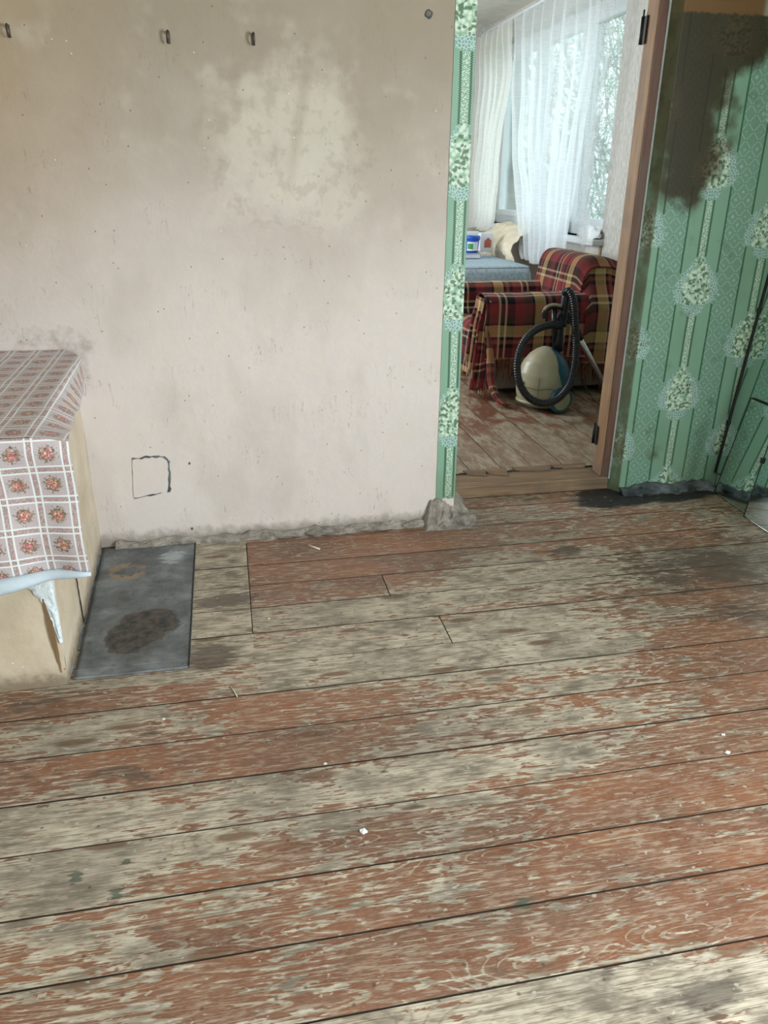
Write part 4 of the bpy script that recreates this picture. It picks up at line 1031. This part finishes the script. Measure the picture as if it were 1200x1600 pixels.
# cable trailing on the floor behind the cleaner
tube('cable', catmull([vpx(905, 590, .1), vpx(915, 605, .12), fl(928, 625, Z0+.006), fl(938, 634, Z0+.005)], 6), .0035, 'greyplastic', vc, 6)
# --- table with mottled blue cloth
TZ = .73
tn = fl(818, 428, TZ); tf = fl(726, 398, TZ)
tb = tag(empty('table', (1.7, 6.2, Z0)), 'table under a mottled blue cloth beyond the armchair', 'table')
TX0, TX1, TY0, TY1 = 1.25, 2.20, 5.62, 6.62
boxes('table_top', [((TX0, TY0, TZ-.035), (TX1, TY1, TZ-.006))], 'tablewood', tb, .003)
for x in (TX0+.06, TX1-.06):
    for y in (TY0+.06, TY1-.06): tube('leg', [(x, y, Z0), (x, y, TZ-.03)], .025, 'tablewood', tb, 10)
tc = tag(empty('blue_tablecloth', (1.7, 6.1, TZ)), 'mottled pale blue cloth covering the table', 'tablecloth')
def tcl(s, t):
    x = lerp(TX0-.06, TX1+.06, s); y = lerp(TY0-.06, TY1+.05, t); d = max(0, TX0-x, x-TX1)+max(0, TY0-y, y-TY1)
    xx = min(max(x, TX0-.015), TX1+.015); yy = min(max(y, TY0-.015), TY1+.015)
    return (xx, yy, TZ+.003+.004*abs(nz(x*6, y*6))-(3.2*d if d > .012 else 0))
grid('cloth', 50, 50, tcl, 'bluecloth', tc, True, None, .003)
# things on the table
bk = fl(736, 399, TZ); 
b_ = tag(empty('book', (bk.x, bk.y, TZ+.008)), 'grey covered book lying on the blue tablecloth', 'book')
bc = Vector((1.90, 6.34))
boxes('cover', [((bc.x-.24, bc.y-.13, TZ+.008), (bc.x+.11, bc.y+.13, TZ+.012)), ((bc.x-.24, bc.y-.13, TZ+.042), (bc.x+.11, bc.y+.13, TZ+.046)), ((bc.x+.106, bc.y-.13, TZ+.012), (bc.x+.11, bc.y+.13, TZ+.042))], 'lilac', b_)
boxes('pages', [((bc.x-.235, bc.y-.125, TZ+.012), (bc.x+.106, bc.y+.125, TZ+.042))], 'white', b_)
BZ = TZ+.046
q = aY(737, 392, 6.30)
tu = tag(empty('tub', (q.x, 6.30, BZ)), 'blue and white plastic tub with a green print', 'tub')
def lathe(name, cx, cy, pr, mat, par, seg=24):
    return grid(name, seg, len(pr)-1, lambda s, t: (cx+pr[int(round(t*(len(pr)-1)))][0]*math.cos(2*math.pi*s), cy+pr[int(round(t*(len(pr)-1)))][0]*math.sin(2*math.pi*s), pr[int(round(t*(len(pr)-1)))][1]), mat, par)
lathe('bowl', q.x, 6.30, [(.0, BZ), (.048, BZ), (.050, BZ+.01), (.054, BZ+.055), (.058, BZ+.10)], 'blue', tu)
lathe('lid', q.x, 6.30, [(.058, BZ+.098), (.064, BZ+.100), (.064, BZ+.125), (.060, BZ+.130), (.0, BZ+.131)], 'blue', tu)
grid('label', 10, 4, lambda s, t: (q.x+.0565*math.cos(lerp(-2.6, -.9, s)), 6.30+.0565*math.sin(lerp(-2.6, -.9, s)), BZ+lerp(.018, .088, t)), 'white', tu)
grid('label_print', 8, 4, lambda s, t: (q.x+.0580*math.cos(lerp(-2.5, -1.7, s)), 6.30+.0580*math.sin(lerp(-2.5, -1.7, s)), BZ+lerp(.03, .072, t)), 'green', tu)
q2 = aY(758, 388, 6.42)
bxo = tag(empty('carton', (q2.x, 6.42, BZ)), 'white carton with a red print behind the blue tub', 'box')
boxes('box', [((q2.x-.055, 6.385, BZ), (q2.x+.055, 6.455, BZ+.145))], 'white', bxo, .004)
raw('print', [(q2.x-.02, 6.3845, BZ+.03), (q2.x+.035, 6.3845, BZ+.03), (q2.x+.04, 6.3845, BZ+.085), (q2.x+.01, 6.3845, BZ+.11), (q2.x-.022, 6.3845, BZ+.08)], [(0, 1, 2, 3, 4)], 'redprint', bxo)
q3 = aY(742, 366, 6.52)
tag(boxes('paper_packet', [((q3.x-.09, 6.50, BZ), (q3.x+.03, 6.54, BZ+.15))], 'white', None, .006), 'white packet standing behind the blue tub', 'packet')
# --- cream cloth heaped over the sill, white bags on the sill
def heapcloth(s, t):
    y = lerp(6.05, 6.95, s); 
    x = lerp(2.43, 2.27, sst(.15, .6, t))-.03*nz(y*5, t*4)
    z = lerp(.965, .66, sst(.12, 1, t))+.02*nz(y*6, t*6)
    cr = .035*abs(nz(y*9, t*7, 1))+.02*abs(nz(y*21, t*17, 3))
    return (x-.05*math.sin(math.pi*min(1, t*1.1))-.012*math.sin(y*23+t*5)*t-cr+(.10*(1-sst(0, .15, t))), y, z+.02*abs(nz(y*15, t*9)))
tag(grid('cream_cloth', 50, 40, heapcloth, 'creamcloth', None, True, None, .004), 'crumpled cream cloth hanging from the window sill beside the table', 'cloth')
def bag(px, py, Y, sz, lab, sd):
    p = aX(px, py, 2.50); tag(rock('white_bag', (2.50, p.y, WZ0+sz[2]*.5), sz, 'whitebag', None, 3, .5, sd), lab, 'bag')
bag(925, 385, 0, (.06, .17, .055), 'crumpled white bag on the window sill above the armchair back', 2)
bag(860, 380, 0, (.06, .14, .09), 'crumpled white bag on the sill behind the tulle', 7)
# --- curtains
tag(tube('curtain_rod', [(2.36, 4.95, 2.50), (2.36, 6.2, 2.50), (2.36, 7.65, 2.50)], .011, 'pvc', None, 10), 'white curtain rod above the window', 'curtain rod')
CX = 2.36
def curtain(name, lab, L, Rr, zb, folds, mat, amp, ph, bend=0.):
    """L, Rr: (pixel x, pixel y) lists of the two edges, placed in the plane X=CX"""
    Lp = [aX(a, b, CX) for a, b in L]; Rp = [aX(a, b, CX) for a, b in Rr]
    lp = sorted([(p.z, p.y) for p in Lp]); rp = sorted([(p.z, p.y) for p in Rp])
    W_ = abs(lp[-1][1]-rp[-1][1])*1.6
    def fn(s, t):
        z = lerp(2.49, zb, t); y = lerp(pw(z, lp), pw(z, rp), s)
        a = math.sin(2*math.pi*folds*s+ph+.6*nz(s*5, t*2))*amp+math.sin(2*math.pi*folds*2.3*s+ph*2)*amp*.4
        return (CX+a*(.35+.65*t)-.02*nz(s*4, t*5, 2)-bend*t*t, y+.01*nz(s*9, t*4), z+.012*math.sin(s*13)*t)
    return tag(grid(name, 90, 40, fn, mat, None, True, lambda s, t: (s*W_, t*1.7)), lab, 'curtain', 'tulle curtains')
curtain('tulle_curtain', 'cream tulle curtain at the left, above the blue tub', [(730, 0), (722, 200), (718, 375)], [(802, 0), (800, 110), (786, 200), (770, 345), (756, 372)], .90, 9, 'tulle2', .035, .3)
curtain('tulle_curtain', 'white tulle curtain hanging in the middle, gathered beside the armchair back', [(800, 0), (799, 110), (803, 250), (816, 340), (824, 400), (838, 425)], [(938, 0), (925, 110), (905, 250), (890, 360), (880, 420)], .74, 8, 'tulle', .045, 1.1, .03)
curtain('tulle_curtain', 'thin sheer curtain strip in front of the right-hand pane', [(930, 0), (922, 100), (912, 250), (903, 400)], [(962, 0), (953, 80), (934, 210), (916, 330), (912, 400)], .92, 3, 'tulle3', .02, .4)
# --- garden outside
tag(boxes('garden_ground', [((2.9, -6, -.6), (30, 24, -.5))], 'ground'), 'garden ground outside', None, None, 'structure')
def bush(name, x, y, h, rad, n, lab, sd, twigs=30):
    rnd = random.Random(sd); e = tag(empty(name, (x, y, -.5)), lab, 'bush', 'garden bushes behind the window')
    bm_v, bm_f = [], []
    trunk_v = []
    def stick(a, b, r0, r1, V, Fc):
        t = (b-a).normalized(); n1 = t.orthogonal().normalized(); n2 = t.cross(n1); k0 = len(V)
        for p, r in ((a, r0), (b, r1)):
            for k in range(4): V.append(p+n1*r*math.cos(k*1.5708)+n2*r*math.sin(k*1.5708))
        for k in range(4): Fc.append((k0+k, k0+(k+1) % 4, k0+4+(k+1) % 4, k0+4+k))
    V, Fc = [], []; tips = []
    for i in range(twigs):
        a = Vector((x+rnd.uniform(-.3, .3)*rad, y+rnd.uniform(-.5, .5)*rad, -.5)); b = a
        d = Vector((rnd.uniform(-.5, .5), rnd.uniform(-.6, .6), 1.6)).normalized(); L = h/5
        for k in range(6):
            d = (d+Vector((rnd.uniform(-.4, .4), rnd.uniform(-.5, .5), rnd.uniform(-.25, .25)))).normalized(); c = b+d*L
            stick(b, c, .022*(1-k/7), .022*(1-(k+1)/7)+.002, V, Fc); b = c; tips.append((b, k))
            for j in range(3):
                dd = (d+Vector((rnd.uniform(-1, 1), rnd.uniform(-1, 1), rnd.uniform(-.5, .6)))).normalized(); c2 = b+dd*L*rnd.uniform(.5, 1.1); stick(b, c2, .007, .002, V, Fc); tips.append((c2, k))
    raw('branches', V, Fc, 'bark', e)
    LV, LF = [], []
    for i in range(n):
        p, k = rnd.choice(tips); p = p+Vector((rnd.gauss(0, .16), rnd.gauss(0, .16), rnd.gauss(0, .16)))
        s = rnd.uniform(.02, .05); a = Vector((rnd.gauss(0, 1), rnd.gauss(0, 1), rnd.gauss(0, 1))).normalized(); b = a.orthogonal().normalized(); k0 = len(LV)
        LV.extend([p-a*s, p+b*s*.45, p+a*s, p-b*s*.45]); LF.append((k0, k0+1, k0+2, k0+3))
    o = raw('foliage', LV, LF, 'leaf', e); o['kind'] = 'stuff'
bush('garden_bush', 5.6, 10.2, 3.6, 1.6, 9000, 'twiggy bush seen through the right-hand pane', 1)
bush('garden_bush', 6.8, 13.6, 5.0, 2.2, 12000, 'tall leafy bush seen through the middle pane', 2)
bush('garden_bush', 5.2, 14.5, 3.4, 1.6, 7000, 'bush seen through the far pane', 3)
bush('garden_bush', 8.8, 16.5, 7.0, 3.0, 12000, 'tall tree-like bush far behind the others', 4, 40)
